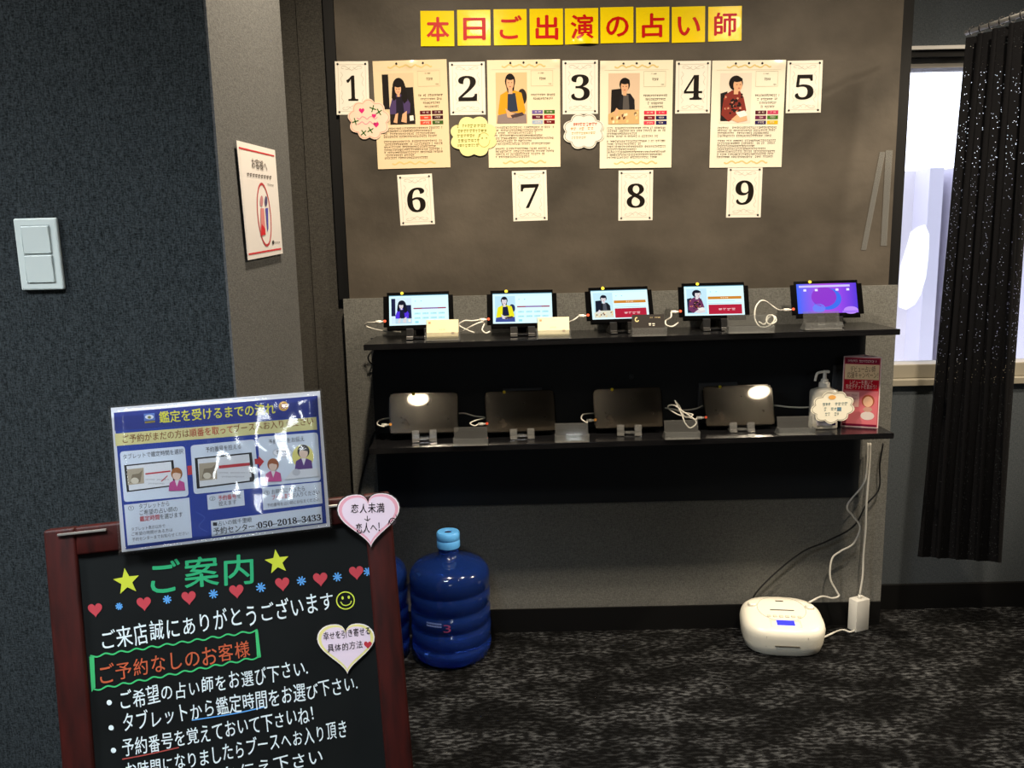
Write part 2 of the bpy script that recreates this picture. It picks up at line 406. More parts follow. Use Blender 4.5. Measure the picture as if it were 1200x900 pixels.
# right wall with the window opening
wx0, wx1 = xr + .02, 2.05
wz0, wz1 = onY(1100, 451, YR).z, onY(1100, 55, YR).z
bmr = bmesh.new()
box(bmr, xr - .03, 3.2, YR, YR + .1, 0, wz0); box(bmr, xr - .03, 3.2, YR, YR + .1, wz1, CZ)
box(bmr, wx1, 3.2, YR, YR + .1, wz0, wz1)
struct('wall_right', bmr, M_right)
sbox('baseboard_right', M_black, xr2 + .001, 3.2, YR - .012, YR, 0, .086)
win = tag(bpy.data.objects.new('window_1', None), None, None, None, 'structure'); col.objects.link(win)
zs1 = onY(1100, 442, YR).z; zs2 = onY(1100, 427, YR).z
bm = bmesh.new(); box(bm, wx0, wx1, YR - .014, YR + .099, wz0, zs1 - .004, .002); box(bm, wx0, wx1, YR + .012, YR + .099, zs1 - .004, zs2, .003)
finish('window_sill', bm, M_trim, win)
zh1, zh2, zh3 = onY(1100, 58, YR).z, onY(1100, 66, YR).z, onY(1100, 77, YR).z
M_alu = mat('window_frame_paint', 'c9c8c6', .4, .4)
bm = bmesh.new(); box(bm, wx0, wx1, YR - .006, YR + .02, zh1, wz1 + .003)  # pale strip standing in for the reveal edge lit by the window
finish('lit_reveal_edge', bm, M_alu, win)
bm = bmesh.new(); box(bm, wx0, wx1, YR + .004, YR + .05, zh2, zh1)
finish('blind_housing', bm, M_blackp, win)
bm = bmesh.new(); box(bm, wx0, wx1, YR + .03, YR + .099, zh3, zh2)
finish('window_frame', bm, mat('window_frame_grey', '75736f', .5, .3), win)
bm = bmesh.new(); box(bm, wx0, wx1, YR + .07, YR + .075, zs2, zh3)
finish('pane', bm, clear('window_glass', (250, 251, 255), .02, .01, .02, .12), win)
# outside, seen through the window: a pale facade with piers, and the round white vinyl mark on the glass
bm = bmesh.new(); ztop = onY(1090, 200, 4.2).z
box(bm, .2, 6.0, 4.2, 4.4, -1, ztop)
M_out = mat('facade', 'ece8ec', .9, .1)
struct('trim_outside_facade', bm, M_out)
bm = bmesh.new()
for a, b in ((1078, 1094), (1106, 1118), (1192, 1204)):
    xa, xb = onY(a, 300, 4.1).x, onY(b, 300, 4.1).x; box(bm, xa, xb, 4.05, 4.2, -1, ztop + .001)
struct('trim_outside_piers', bm, mat('facade_pier', 'd2cfdc', .9, .1))

YG = YR + .067
Mg = frameM(Vector((0, YG, 0)), Vector((1, 0, 0)), Vector((0, 0, 1)))
pm = Print(Mg, 1, 1, px=True, z0=.0005); pm.kind = 'matte'
M_vinyl = mat('white_vinyl', 'ffffff', .6, .2)
N_, L_, b_ = nodes(M_vinyl); b_.inputs['Transmission Weight'].default_value = .0
tl = N_.new('ShaderNodeBsdfTranslucent'); tl.inputs[0].default_value = (1, 1, 1, 1); mx = N_.new('ShaderNodeMixShader'); mx.inputs[0].default_value = .85
L_.new(b_.outputs[0], mx.inputs[1]); L_.new(tl.outputs[0], mx.inputs[2]); L_.new(mx.outputs[0], N_['Material Output'].inputs[0])
outer = [(1055, 312), (1060, 296), (1064, 283), (1067, 272), (1075, 266), (1084, 263), (1089, 275), (1088, 300), (1085, 325), (1079, 345), (1072, 357), (1062, 363), (1053, 360), (1053, 335)]
pm.poly(outer, M_vinyl, 1)
pm.build('window_mark', win).matrix_basis = Mg
# downlights whose glare shows in the dark tablets
for (x, y), lab in (((-.125, .477), 'round ceiling downlight mirrored in the leftmost dark tablet'), ((1.182, .437), 'round ceiling downlight mirrored in the rightmost dark tablet')):
    r = empty('ceiling_downlight', T(x, y, CZ)); tag(r, lab, 'downlight', 'ceiling downlights')
    bm = bmesh.new(); lathe(bm, [(.065, -.0005), (.085, -.0005), (.084, -.006), (.068, -.008), (.065, -.003)], 32); finish('trim_ring', bm, M_white, r, True)
    bm = bmesh.new(); lathe(bm, [(0, -.0045), (.064, -.0045), (.064, -.001), (0, -.001)][::-1], 32); finish('lens', bm, mat('lamp_lens', 'ffffff', .5, .3, emit='ffe6c0', es=60), r)
# ================================================================== SHELVES
def zu(x): return .972 + .0118 * (x + .41) / 1.49
def zlw(x): return .670 + .0132 * (x + .414) / 1.503
def shelf(fn, x0, x1, yf, label):
    M = T((x0 + x1) / 2, YL, fn((x0 + x1) / 2)); r = empty('wall_shelf', M); t = .0165; hw = (x1 - x0) / 2; dz = fn(x1) - fn((x0 + x1) / 2)
    bm = bmesh.new()
    hexa(bm, [(-hw, yf - YL, -t - dz), (hw, yf - YL, -t + dz), (hw, -.0068, -t + dz), (-hw, -.0068, -t - dz), (-hw, yf - YL, -dz), (hw, yf - YL, dz), (hw, -.0068, dz), (-hw, -.0068, -dz)])
    bmesh.ops.bevel(bm, geom=bm.edges[:], offset=.0012, segments=2, affect='EDGES')
    finish('shelf_board', bm, M_shelf, r)
    return tag(r, label, 'shelf', 'black wall shelves')
shelf(zu, -.41, 1.081, 2.262, 'upper black wall shelf carrying the lit tablets')
shelf(zlw, -.414, 1.089, 2.281, 'lower black wall shelf carrying the dark tablets and the pump bottle')

# ================================================================== portraits (flat prints)
def portrait(p, which, tint=False):
    bgc = {1: 'd8c3a0', 2: 'e2bd90', 3: 'd9bfa4', 4: 'e5d6c6'}[which]
    skin, hair = 'dba983', '17110f'
    if tint: bgc, skin, hair = {1: 'cfe6f2', 2: 'b9dfee', 3: 'bfe4f0', 4: 'bfe2f0'}[which], 'd9d2d6', '0a0f24'
    p.rect(0, 0, 1, 1, bgc, 1)
    if which == 1:
        pur, dk = ('4a3a66', '1d1726') if not tint else ('5030d8', '141838')
        p.rect(0, .02, .2, .7, '1a1514' if not tint else '141a40', 2)
        p.poly([(.72, .28), (.97, .28), (1, .95), (.75, .95)], '1b1716' if not tint else '16204a', 2)
        p.ell(.52, .27, .2, .18, hair, 3); p.poly([(.31, .27), (.73, .25), (.8, .56), (.66, .62), (.36, .58), (.28, .48)], hair, 3)
        p.poly([(.2, .68), (.32, .44), (.5, .4), (.72, .44), (.86, .6), (.84, .78), (.55, .86), (.2, .8)], pur, 3.4)
        p.poly([(.42, .46), (.62, .46), (.66, .82), (.4, .82)], dk, 4)
        p.poly([(.62, .3), (.74, .3), (.78, .54), (.66, .6), (.58, .46)], hair, 4.4); p.poly([(.32, .3), (.42, .3), (.42, .5), (.34, .54), (.3, .48)], hair, 4.4)
        p.ell(.49, .31, .1, .11, skin, 5); p.ell(.5, .22, .13, .06, hair, 5.4); p.rect(.46, .4, .54, .46, skin, 4.6)
        p.ell(.45, .31, .018, .008, hair, 5.6, 8); p.ell(.53, .31, .018, .008, hair, 5.6, 8); p.ell(.49, .37, .03, .008, 'b0605a', 5.6, 8)
        p.rect(.2, .8, 1, 1, '241d1b' if not tint else 'b8d4e4', 4.2)
        p.poly([(.3, .96), (.38, .8), (.46, .78), (.42, .98)], skin, 5); p.poly([(.55, .95), (.6, .8), (.74, .74), (.72, .98)], skin, 5)
        p.poly([(.82, .84), (.94, .83), (.95, .93), (.83, .94)], 'efe8dc', 5)
    elif which == 2:
        yel, nav = ('d89a1e', '2b3448') if not tint else ('e6e020', '10183a')
        p.ell(.84, .48, .15, .16, '2a2422' if not tint else '20305a', 2)
        p.poly([(.06, .8), (.14, .44), (.36, .36), (.6, .35), (.82, .4), (.95, .75), (.9, .84), (.5, .8), (.1, .86)], yel, 3)
        p.poly([(.38, .42), (.62, .4), (.7, .76), (.36, .78)], nav, 4)
        p.poly([(.05, .84), (.5, .78), (.96, .82), (.98, 1), (.02, 1)], '8d7c78' if not tint else '3a4a90', 3.6)
        p.ell(.46, .17, .165, .15, hair, 4); p.poly([(.3, .18), (.38, .4), (.46, .36), (.58, .36), (.6, .18)], hair, 4)
        p.ell(.46, .2, .12, .14, skin, 5); p.rect(.4, .3, .53, .42, skin, 4.8)
        p.ell(.47, .1, .13, .05, hair, 5.4); p.ell(.41, .2, .02, .008, hair, 5.6, 8); p.ell(.51, .2, .02, .008, hair, 5.6, 8); p.ell(.46, .28, .04, .01, 'b0605a', 5.6, 8)
        p.poly([(.3, .7), (.46, .78), (.62, .82), (.6, .9), (.36, .88)], skin, 5); p.poly([(.46, .84), (.84, .78), (.9, .84), (.52, .9)], '4b3a3a', 5.4)
    elif which == 3:
        p.poly([(.1, .32), (.42, .3), (.5, .85), (.08, .8)], '191514' if not tint else '10182c', 2)
        p.poly([(.3, .9), (.36, .46), (.5, .4), (.7, .4), (.84, .52), (.86, .84), (.5, .9)], '1c1a1e' if not tint else '10141e', 3)
        p.poly([(.48, .42), (.64, .42), (.68, .74), (.46, .74)], '55504e' if not tint else '4a4e58', 4)
        p.ell(.52, .22, .17, .13, hair, 4); p.ell(.52, .26, .12, .12, skin, 5); p.rect(.47, .34, .58, .44, skin, 4.8)
        p.ell(.53, .16, .15, .06, hair, 5.4); p.ell(.47, .26, .02, .008, hair, 5.6, 8); p.ell(.57, .26, .02, .008, hair, 5.6, 8); p.ell(.52, .33, .035, .01, 'b0605a', 5.6, 8)
        p.poly([(0, .8), (.3, .72), (.98, .72), (1, 1), (0, 1)], 'd0ad78' if not tint else 'd8d8c4', 4.6)
        for i in range(14):
            q = random.Random(i + 50); x, y = q.uniform(.05, .9), q.uniform(.76, .95); p.poly([(x, y), (x + .07, y - .02), (x + .08, y + .03), (x + .01, y + .05)], q.choice(['8a5a30', 'f0e0b8', '6a3a28', 'e9c98a']), 5)
        p.poly([(.16, .8), (.26, .68), (.34, .72), (.28, .84)], skin, 5.4)
    else:
        p.poly([(.02, .4), (.24, .36), (.3, .95), (.04, .95)], '1a1716' if not tint else '142038', 2)
        p.poly([(.06, .82), (.14, .44), (.38, .34), (.62, .34), (.76, .48), (.86, .74), (.7, .84), (.3, .96)], '7b2c24' if not tint else '6a3058', 3)
        for i in range(26):
            q = random.Random(i + 9); x, y = q.uniform(.12, .72), q.uniform(.42, .82); p.ell(x, y, .035, .022, q.choice(['1f1716', 'c98d72', 'a03a2c', '201818']), 4, 7)
        for i in range(16):
            q = random.Random(i + 90); x, y = q.uniform(.36, .66), q.uniform(.5, .78); p.ell(x, y, .045, .025, q.choice(['1f1716', '241c1c', '2a1a1a']), 4.3, 7)
        p.ell(.5, .2, .22, .15, hair, 4.6); p.ell(.56, .24, .14, .13, skin, 5); p.rect(.44, .32, .58, .42, skin, 4.8)
        p.ell(.54, .13, .17, .05, hair, 5.4); p.ell(.53, .23, .02, .008, hair, 5.6, 8); p.ell(.64, .23, .02, .008, hair, 5.6, 8); p.ell(.6, .3, .035, .012, 'b0605a', 5.6, 8)
        p.poly([(.38, .92), (.6, .8), (.86, .82), (.9, .94), (.6, .98)], skin, 5); p.poly([(.52, .78), (.8, .74), (.9, .84), (.66, .88)], 'e9e6e0', 5.2)

# ================================================================== PAPERS ON THE PLASTER BOARD
YS = YP - .0006
def pins(root, pts, th):
    for x, y in pts:
        bm = bmesh.new(); lathe(bm, [(0, 0), (.0030, 0), (.0030, .0012), (.0020, .0022), (0, .0024)], 12)
        finish('pin', bm, M_pin, root, True, T(x, y, th))
M_yellow = mat('yellow_card', 'f4d80c', .14, .5, coat=.3)
chars = '本日ご出演の占い師'
yc = [(493, 13, 532, 12.5, 54.5), (536, 12, 574.5, 11.2, 53.7), (578.7, 11.2, 617, 10.5, 53.2), (620.7, 10.5, 659.5, 10, 53), (662, 10.1, 700.8, 9.3, 52),
      (703.5, 8.8, 742, 8, 50.7), (745.3, 8.8, 784, 8, 50), (787.2, 8, 825.9, 7.5, 50), (829.9, 7.5, 868.8, 7.5, 48.5)]
ylab = ['leftmost yellow card, with red letter 本', 'yellow card with red letter 日', 'yellow card with red letter ご', 'yellow card with red letter 出', 'yellow card with red letter 演, shining white at its foot',
        'yellow card with red letter の', 'yellow card with red letter 占', 'yellow card with red letter い', 'rightmost yellow card, with red letter 師']
for i, (x0, y0, x1, y1, yb) in enumerate(yc):
    Mx, w, h = px_frame([(x0, y0), (x1, y1), (x1 + .4, yb - .5), (x0, yb + .2)], YS)
    if i == 4: cu = (lambda x, y, w=w, h=h: .0088 * math.exp(-((x - w * .66) / .03) ** 2 - ((y - h * .0) / .03) ** 2))
    else:
        k = .002 if i in (0, 3) else .0012
        cu = (lambda x, y, w=w, h=h, k=k: k * (1 - y / h) ** 2)
    r = smooth_by_angle(finish('letter_card', sheet_bm(w, h, .0006, cu, 20), M_yellow, None, True, Mx))
    tag(r, ylab[i] + ', on the brown plaster board', 'letter card', 'yellow letter cards of the heading')
    p = Print(Mx, w, h, kind='gloss', curl=cu, z0=.0007)
    p.text(chars[i], (.19, .79), (.84, .79), .72, 'c0120a', 3, .024)
    p.build('letter', r)
# number cards
nc = {1: [(392, 72), (431.7, 71.7), (433, 134.2), (395, 134.5)], 2: [(525.7, 72.5), (568, 72.5), (569.2, 134.2), (528.2, 135)], 3: [(659, 71.5), (701.3, 69.8), (700, 133.3), (659.5, 134)],
      4: [(792, 71.5), (833.3, 71.2), (831.5, 132.5), (791.2, 133.3)], 5: [(922.7, 71.2), (964, 70.7), (962, 132), (920.8, 132.5)], 6: [(465.3, 205.3), (505.8, 203.3), (510, 262.8), (469.5, 264.2)],
      7: [(599.7, 200.3), (640.3, 199.5), (641.7, 257.8), (601.7, 259.7)], 8: [(725, 200), (765.5, 199.2), (764.5, 258), (724.5, 258.7)], 9: [(852.8, 195.8), (893.8, 195.8), (891.2, 254.5), (850.8, 255.3)]}
nwhere = {1: 'left of the first profile poster', 2: 'left of the poster with the yellow cardigan', 3: 'left of the third profile poster', 4: 'between the third and fourth profile posters', 5: 'at the right end of the upper row',
          6: 'below the first profile poster', 7: 'below the poster with the yellow cardigan', 8: 'below the third profile poster', 9: 'tucked under the foot of the fourth poster'}
GLYPH = {str(i): chr(0x1D7CE + i) for i in range(10)}
for k, c in nc.items():
    Mx, w, h = px_frame(c, YS - (.0004 if k == 9 else 0))
    r = finish('number_card', sheet_bm(w, h, .0005), mat('card_paper', 'efe9dc', .38, .4), None, False, Mx)
    tag(r, 'white number card %d with grey scroll border, %s' % (k, nwhere[k]), 'number card', 'white number cards on the plaster board')
    p = Print(Mx, w, h, z0=.0006)
    g = 'c3bdae'
    p.rect(.085, .06, .915, .066, g); p.rect(.085, .934, .915, .94, g); p.rect(.085, .06, .095, .94, g); p.rect(.905, .06, .915, .94, g)
    for sy in (0, 1):
        f = (lambda v: v) if sy == 0 else (lambda v: 1 - v)
        for d in (1, -1):
            X = lambda u: .5 + d * u
            p.stroke([(X(0), f(.17)), (X(.1), f(.13)), (X(.2), f(.09)), (X(.3), f(.1)), (X(.3), f(.13)), (X(.24), f(.135))], .0012, g)
            p.stroke([(X(.04), f(.1)), (X(.12), f(.15)), (X(.2), f(.14))], .001, g)
            p.stroke([(X(.33), f(.2)), (X(.28), f(.26)), (X(.34), f(.32)), (X(.30), f(.4)), (X(.34), f(.46))], .0011, g)
    p.build('scroll_border', r)
    x0, x1, yb, em = (.24, .77, .74, .66)
    if k == 1: x0, x1 = .33, .67
    p = Print(Mx, w, h, z0=.0006); p.text(GLYPH[str(k)], (x0, yb), (x1, yb), em, '17120d', 2); p.build('numeral', r)
    pins(r, [(w * .085, h * .95), (w * .915, h * .95), (w * .085, h * .05), (w * .915, h * .05)], .0006)
# profile posters
pc = {1: [(435.5, 71.2), (523.2, 70), (528, 196.2), (444.2, 198.2)], 2: [(570.5, 70.5), (656.2, 69.5), (656.7, 195.5), (573, 196.7)], 3: [(703.2, 71.2), (789.3, 70.4), (786.1, 196), (702.7, 197.9)], 4: [(834.7, 71.5), (921.3, 69.9), (915.2, 196), (831.2, 196.5)]}
ptxt = {1: 'cream profile poster with photo of a long-haired person in purple', 2: 'profile poster with photo of a person in a yellow cardigan', 3: 'profile poster with photo of a person in a black cardigan', 4: 'poster with photo of a short-haired person in red blouse'}
ptags = {1: ['5b0f1c', '4a1220', 'd84a34', '3a0e1c', 'd0503a', '3f5a24'], 2: ['6d5f9e', '3f6a26', '5a1030', 'c01e24', '9fb0c8', '6a1016'], 3: ['d43a4e', 'd8304a', '7c1a28', '1d2050', 'd84858', '1c1c54'], 4: ['4c1420', 'c23a62', '6a2246', '3c6a1e', '2a1c50', 'd0b01c']}
ppap = {1: 'ead3ae', 2: 'efe0bf', 3: 'efe8cf', 4: 'efe8d4'}
pw = {1: (.55, .62), 2: (.5, .56), 3: (.55, .64), 4: (.6, .6)}
M_pp = {}
for k, c in pc.items():
    Mx, w, h = px_frame(c, YS)
    cxx, sx_ = {1: (.5, .012), 2: (.98, .012), 3: (.02, .008), 4: (.93, .02)}[k]
    cu = (lambda x, y, w=w, h=h, cx=cxx, s_=sx_: .0034 * math.exp(-((x - cx * w) / (s_ * 1.3)) ** 2 - ((y - h + .011) / .011) ** 2) + .0015 * (1 - y / h) ** 2)
    r = smooth_by_angle(finish('profile_poster', sheet_bm(w, h, .0005, cu, 48), mat('poster_paper', ppap[k], .22, .5), None, True, Mx))
    tag(r, ptxt[k] + ', pinned on the plaster board', 'poster', 'profile posters on the plaster board')
    p = Print(Mx, w, h, curl=cu, z0=.0006)
    gold = 'd9c283'
    for yy, nm in ((.055, 'gilt_crest'), (.95, 'gilt_footer')):
        p.stroke([(.2 + t * .6, yy + .011 * sin(t * 27) * (1 if t % .34 < .3 else .2)) for t in [i_ / 30 for i_ in range(31)]], .004, gold); p.build(nm, r)
    p.rect(.06, .085, .94, .089, 'd8cdb4'); p.rect(.6, .1, .9, .103, 'b8ab90'); p.rect(.6, .24, .9, .243, 'b8ab90'); p.line((.6, .1), (.6, .243), .0008, 'b8ab90'); p.line((.9, .1), (.9, .243), .0008, 'b8ab90')
    p.build('name_box', r)
    t = '4a3a2a'
    p.greek(.7, .77, .125, .012, t, 2, 1); p.greek(.69, .79, .175, .026, '2a201a', 2, 2); p.greek(.84, .88, .225, .012, t, 2, 3); p.build('name_print', r)
    for q in range(4 if k != 2 else 2):
        a, b = [(.6, .92), (.63, .9), (.66, .88), (.68, .86)][q]; p.greek(a, b, .325 + q * .035, .022, '33281e', 2, 10 + q + k)
    p.build('skill_print', r)
    y = .625; rnd = random.Random(k * 5)
    for q in range(11):
        if q == (4 if k != 2 else 7): y += .02
        p.greek(.1, rnd.uniform(.5, .92) if q % 4 else .9, y, .021, t, 2, 30 + q + 20 * k); y += .0255
    p.build('body_print', r)
    for q in range(6):
        x = .61 + (q % 2) * .165; y = .465 + (q // 2) * .047
        p.rect(x, y, x + .15, y + .036, ptags[k][q], 1); p.greek(x + .04, x + .11, y + .018, .016, 'f0dcd0', 2, q); p.build('colour_tag', r)
    p = Print(Mx, w, h, curl=cu, z0=.0006, win=(.115, .115, .545, .585)); portrait(p, k); p.build('portrait_photo', r)
    pins(r, [(w * .32, h * .972), (w * .5, h * .974), (w * .68, h * .972)], .0007)
# little speech-cloud notes
def cloud_note(c, rx, ry, n, pap, label, fn, rot=0, edge=None, tail=None):
    Mx = frameM(onY(c[0], c[1], YP - .004), Vector((1, 0, 0)), Vector((0, 0, 1))); k = 2.42 / 960
    pts = cloud_pts(0, 0, rx * k, ry * k, n, .1, rot)
    r = finish('cloud_note', poly_sheet(pts, .0006), mat('note_paper', pap, .5, .3), None, False, Mx)
    tag(r, label, 'note', 'cloud notes stuck beside the posters')
    p = Print(Mx, rx * k, ry * k, z0=.0007); p.L = lambda q: (q[0] * k, -q[1] * k)
    if edge: p.stroke([(x * .93 / k, -y * .93 / k) for x, y in pts], .0016, edge, 1, False, True)
    fn(p); p.build('handwriting', r)
def n1(p):
    for x, y, r_ in ((-8, -10, 3.2), (6, -4, 2.6), (8, 6, 3.2)): p.heart(x, y, r_, 'd62a78', 2)
    for x, y in ((5, -12), (-16, 2), (12, -8), (1, 12), (-7, 15)):
        for a in range(4): p.line((x, y), (x + 4 * cos(a * 1.6 + x), y + 4 * sin(a * 1.6 + x)), .003, '2f6a30', 2)
    for q in range(2): p.stroke([(-14 + i * 3, -2 + q * 6 + 1.6 * sin(i * 2 + q)) for i in range(9)], .002, 'e08aa0', 2)
def n2(p):
    for q in range(5): p.greek(-19 + (q % 2), 6 + 9 * (q < 2), -12 + q * 5.5, 3.4, '8a8a34', 2, q + 400)
    p.stroke([(12 + 7 * cos(t * .7), 4 + 8 * sin(t * .7)) for t in range(9)], .0014, 'b9b45a', 2); p.ell(10, 2, .8, .8, '8a8a34', 2); p.ell(15, 2, .8, .8, '8a8a34', 2)
def n3(p):
    p.greek(-16, 14, -8, 3.6, 'c4603a', 2, 500); p.greek(-15, 10, -3, 3.2, 'd0a060', 2, 501); p.greek(-14, 12, 2, 3, 'c9b070', 2, 502); p.greek(-14, 2, 7, 3, 'b8a878', 2, 503)
cloud_note((432.5, 140), 23.5, 22, 9, 'f0d3be', 'pink cloud note with hearts and green leaves beside number 1', n1, -.2, 'e0a08c')
cloud_note((555, 160), 26.5, 22, 8, 'eae3a0', 'yellow cloud note with a drawn face beside number 2', n2)
cloud_note((684, 154), 23.5, 19.5, 8, 'ece9dd', 'white cloud note with orange writing below number 3', n3, 0, '8a8276')
# strips of clear tape left on the board
for c, lab in (([(1031, 178), (1037.5, 178), (1015, 293), (1009, 293)], 'slanting strip of clear tape, the left of two on the plaster board'), ([(1038, 176), (1046, 176), (1039, 288), (1032, 288)], 'strip of clear tape beside the black edge of the plaster board')):
    P = [onY(x, y, YP) for x, y in c]; o = P[3]; bm = bmesh.new()
    prism(bm, [(q.x - o.x, q.z - o.z) for q in (P[3], P[2], P[1], P[0])], .0004, .0009)
    tag(finish('tape_strip', bm, M_tape, None, False, frameM(o, Vector((1, 0, 0)), Vector((0, 0, 1)))), lab, 'tape', 'clear tape strips')

# ================================================================== SIGN ON THE SIDE WALL, LIGHT SWITCH
c = [(276.4, 164.4), (321.6, 176), (331, 297), (290, 305)]
P = [onX(x, y, XS + .004) for x, y in c]
o = P[3]; ex = Vector((0, 1, 0)); ey = Vector((0, 0, 1)); Ms = frameM(o, ex, ey)
loc = [Ms.inverted() @ q for q in P]
r = finish('notice_sheet', poly_sheet([(q.x, q.y) for q in (loc[3], loc[2], loc[1], loc[0])], .001), mat('laminated_paper', 'd9d6d6', .3, .45), None, False, Ms)
tag(r, 'white notice with red rules and an oval of two figures on the grey side wall', 'notice')
p = Print(Ms, 1, 1, px=lambda x, y: (260 + x / 5, 140 + y / 5), z0=.0012)
p.poly([(95, 160), (302, 210), (303, 218), (95, 170)], 'b8323a'); p.poly([(152, 785), (343, 752), (344, 762), (153, 795)], 'b8323a')
p.line((98, 172), (150, 782), .0007, 'c7bfb8'); p.build('red_rules', r)
p = Print(Ms, 1, 1, px=lambda x, y: (260 + x / 5, 140 + y / 5), z0=.0012)
p.text('お客様へ', (172, 278), (262, 300), 62, '5c5652', 2, .01); 
for q, (a, b, y0, y1) in enumerate(((142, 290, 322, 342), (262, 300, 380, 388), (292, 338, 722, 718))):
    n = 9 if q == 0 else 4
    for i in range(n):
        t = i / n; x = a + (b - a) * t; y = y0 + (y1 - y0) * t; hh = 18 if q == 0 else 7; p.rect(x, y - hh / 2, x + (b - a) / n * .75, y - hh * .1, '6a6460', 2); p.rect(x + 2, y + hh * .1, x + (b - a) / n * .6, y + hh / 2, '6a6460', 2)
p.ell(296, 720, 6, 12, '3a3634', 2); p.build('notice_text', r)
p = Print(Ms, 1, 1, px=lambda x, y: (260 + x / 5, 140 + y / 5), z0=.0012)
p.stroke([(244 + 38 * cos(t * .5236) + 16 * sin(t * .5236), 558 + 180 * sin(t * .5236)) for t in range(12)], .005, 'a8343c', 1, True, True)
p.ell(228, 478, 9, 32, 'b07a80', 2); p.ell(254, 478, 8, 30, '4a4468', 2)
p.poly([(222, 520), (242, 520), (252, 670), (222, 680)], 'c07a7a', 2); p.poly([(228, 610), (248, 640), (252, 675), (222, 682)], 'b8262e', 2.5); p.poly([(250, 520), (266, 518), (268, 640), (262, 660)], '4a489a', 2)
p.build('figure_emblem', r)
c = [(18.7, 256.5), (68.3, 255), (77.9, 338.7), (27.7, 340.3)]
Mx, w, h = px_frame(c, YF - .0005)
r = empty('light_switch', Mx)
tag(r, 'white double rocker light switch on the dark left wall', 'light switch')
bm = bmesh.new(); box(bm, 0, w, 0, h, 0, .008, .0025); finish('cover_plate', bm, M_switch, r)
for y0, y1 in ((.11, .485), (.515, .89)):
    bm = bmesh.new(); box(bm, w * .18, w * .82, h * y0, h * y1, .0075, .012, .0015)
    for v in bm.verts:
        if v.co.z > .011 and v.co.y < h * (y0 + .03): v.co.z -= .002
    finish('rocker', bm, M_switch, r)
bm = bmesh.new(); box(bm, w * .165, w * .835, h * .095, h * .905, .0076, .0083, 0); finish('rocker_frame', bm, mat('switch_gap', '98a09e', .5, .3), r)

# ================================================================== TABLETS
def tablet(name, X, Y, Z, yaw, tilt, rr, W, H, draw, label, group, sticker_u, plug_lit):
    k = 1.0; ex = Vector((cos(yaw), sin(yaw), 0)); nb = Vector((-sin(yaw), cos(yaw), 0)); up = Vector((0, 0, 1)) * cos(tilt) + nb * sin(tilt)
    a = ex * cos(rr) + up * sin(rr); b = -ex * sin(rr) + up * cos(rr)
    Mx = frameM(Vector((X, Y, Z)), a, b)
    r = empty('tablet', Mx); tag(r, label, 'tablet', group)
    bm = bmesh.new(); box(bm, -W / 2, W / 2, 0, H, -.009, 0)
    es = [e for e in bm.edges if abs(e.verts[0].co.z - e.verts[1].co.z) > .001]
    bmesh.ops.bevel(bm, geom=es, offset=.011, segments=6, affect='EDGES')
    es = [e for e in bm.edges if abs(e.verts[0].co.z - e.verts[1].co.z) < 1e-5 and len({round(v.co.z, 4) for v in e.verts}) == 1 and any(abs(f.normal.z) < .5 for f in e.link_faces)]
    bmesh.ops.bevel(bm, geom=es, offset=.0016, segments=3, affect='EDGES')
    smooth_by_angle(finish('shell', bm, M_tablet, r))
    Ml = Mx @ T(-W / 2, 0, 0)
    draw(r, W, H)
    bm = bmesh.new(); lathe(bm, [(0, 0), (.0048, 0), (.0048, .0006), (0, .0007)], 16)
    finish('yellow_sticker', bm, mat('yellow_sticker', 'e8d22a', .5, .3), r, False, T(-W / 2 + W * sticker_u, H - .0035, .0008))
    bm = bmesh.new(); lathe(bm, [(0, 0), (.0042, 0), (.0042, .0006), (0, .0007)], 16)
    finish('red_sticker', bm, mat('red_sticker', 'e8502a' if plug_lit else 'e8a04a', .5, .3), r, False, T(-W / 2 + .0042, H * .24, .0008))
    return r, Mx
def sub(r, W, H, kind): 
    p = Print(Matrix.Identity(4), W, H, kind=kind, z0=.0002)
    p.L = lambda q, p=p: ((p.win[0] + q[0] * (p.win[2] - p.win[0]) if p.win else q[0]) * W - W / 2, (1 - (p.win[1] + q[1] * (p.win[3] - p.win[1]) if p.win else q[1])) * H)
    return p
def lit(which, style):
    def draw(r, W, H):
        p = sub(r, W, H, 'screen'); x0, y0, x1, y1 = .085, .085, .93, .885
        p.rect(x0, y0, x1, y1, 'dafaff', 1); p.rect(x0, y0, x1, y0 + .02, '5a8ca0', 2); p.rect(x0 + .01, y0 + .06, x1 - .03, y0 + .065, 'a8dfe8', 2)
        p.text({1: '優亜', 2: '友愛', 3: '沙羅', 4: '千歳'}[which][0:0] or '・・', (.45, .29), (.55, .29), .1, '6cc4d4', 2)
        if style == 0:
            p.rect(.43, .43, .895, .465, '9a3a5a', 2); p.rect(.55, .43, .78, .465, '8a62a4', 2.4)
            for q in range(8):
                xx = .44 + (q % 4) * .115; yy = .56 + (q // 4) * .12; p.rect(xx, yy, xx + .09, yy + .05, 'b4e8ee', 2); p.greek(xx + .02, xx + .08, yy + .02, .02, '8ab8c0', 3, q)
            p.rect(.45, .78, .5, .84, '9adbe6', 2)
        else:
            p.rect(.42, .38, .895, .455, 'c9822a', 2); p.greek(.6, .72, .42, .03, 'f6e2c0', 3, 5); p.rect(.42, .5, .8, .515, 'a8dce6', 2); p.rect(.42, .56, .895, .575, 'b0c8d0', 2)
            p.rect(.425, .6, .895, .855, 'b01c38', 2); p.greek(.52, .78, .73, .06, 'f0c8c8', 3, 8)
        p.build('lit_screen', r)
        p = sub(r, W, H, 'screen'); p.z0 = .0008; p.win = (.115, .16, .405, .845); portrait(p, which, True); p.build('screen_portrait', r)
        return p
    return draw
M_wall_paper = mat('wallpaper_screen', '050505', .1, .5)
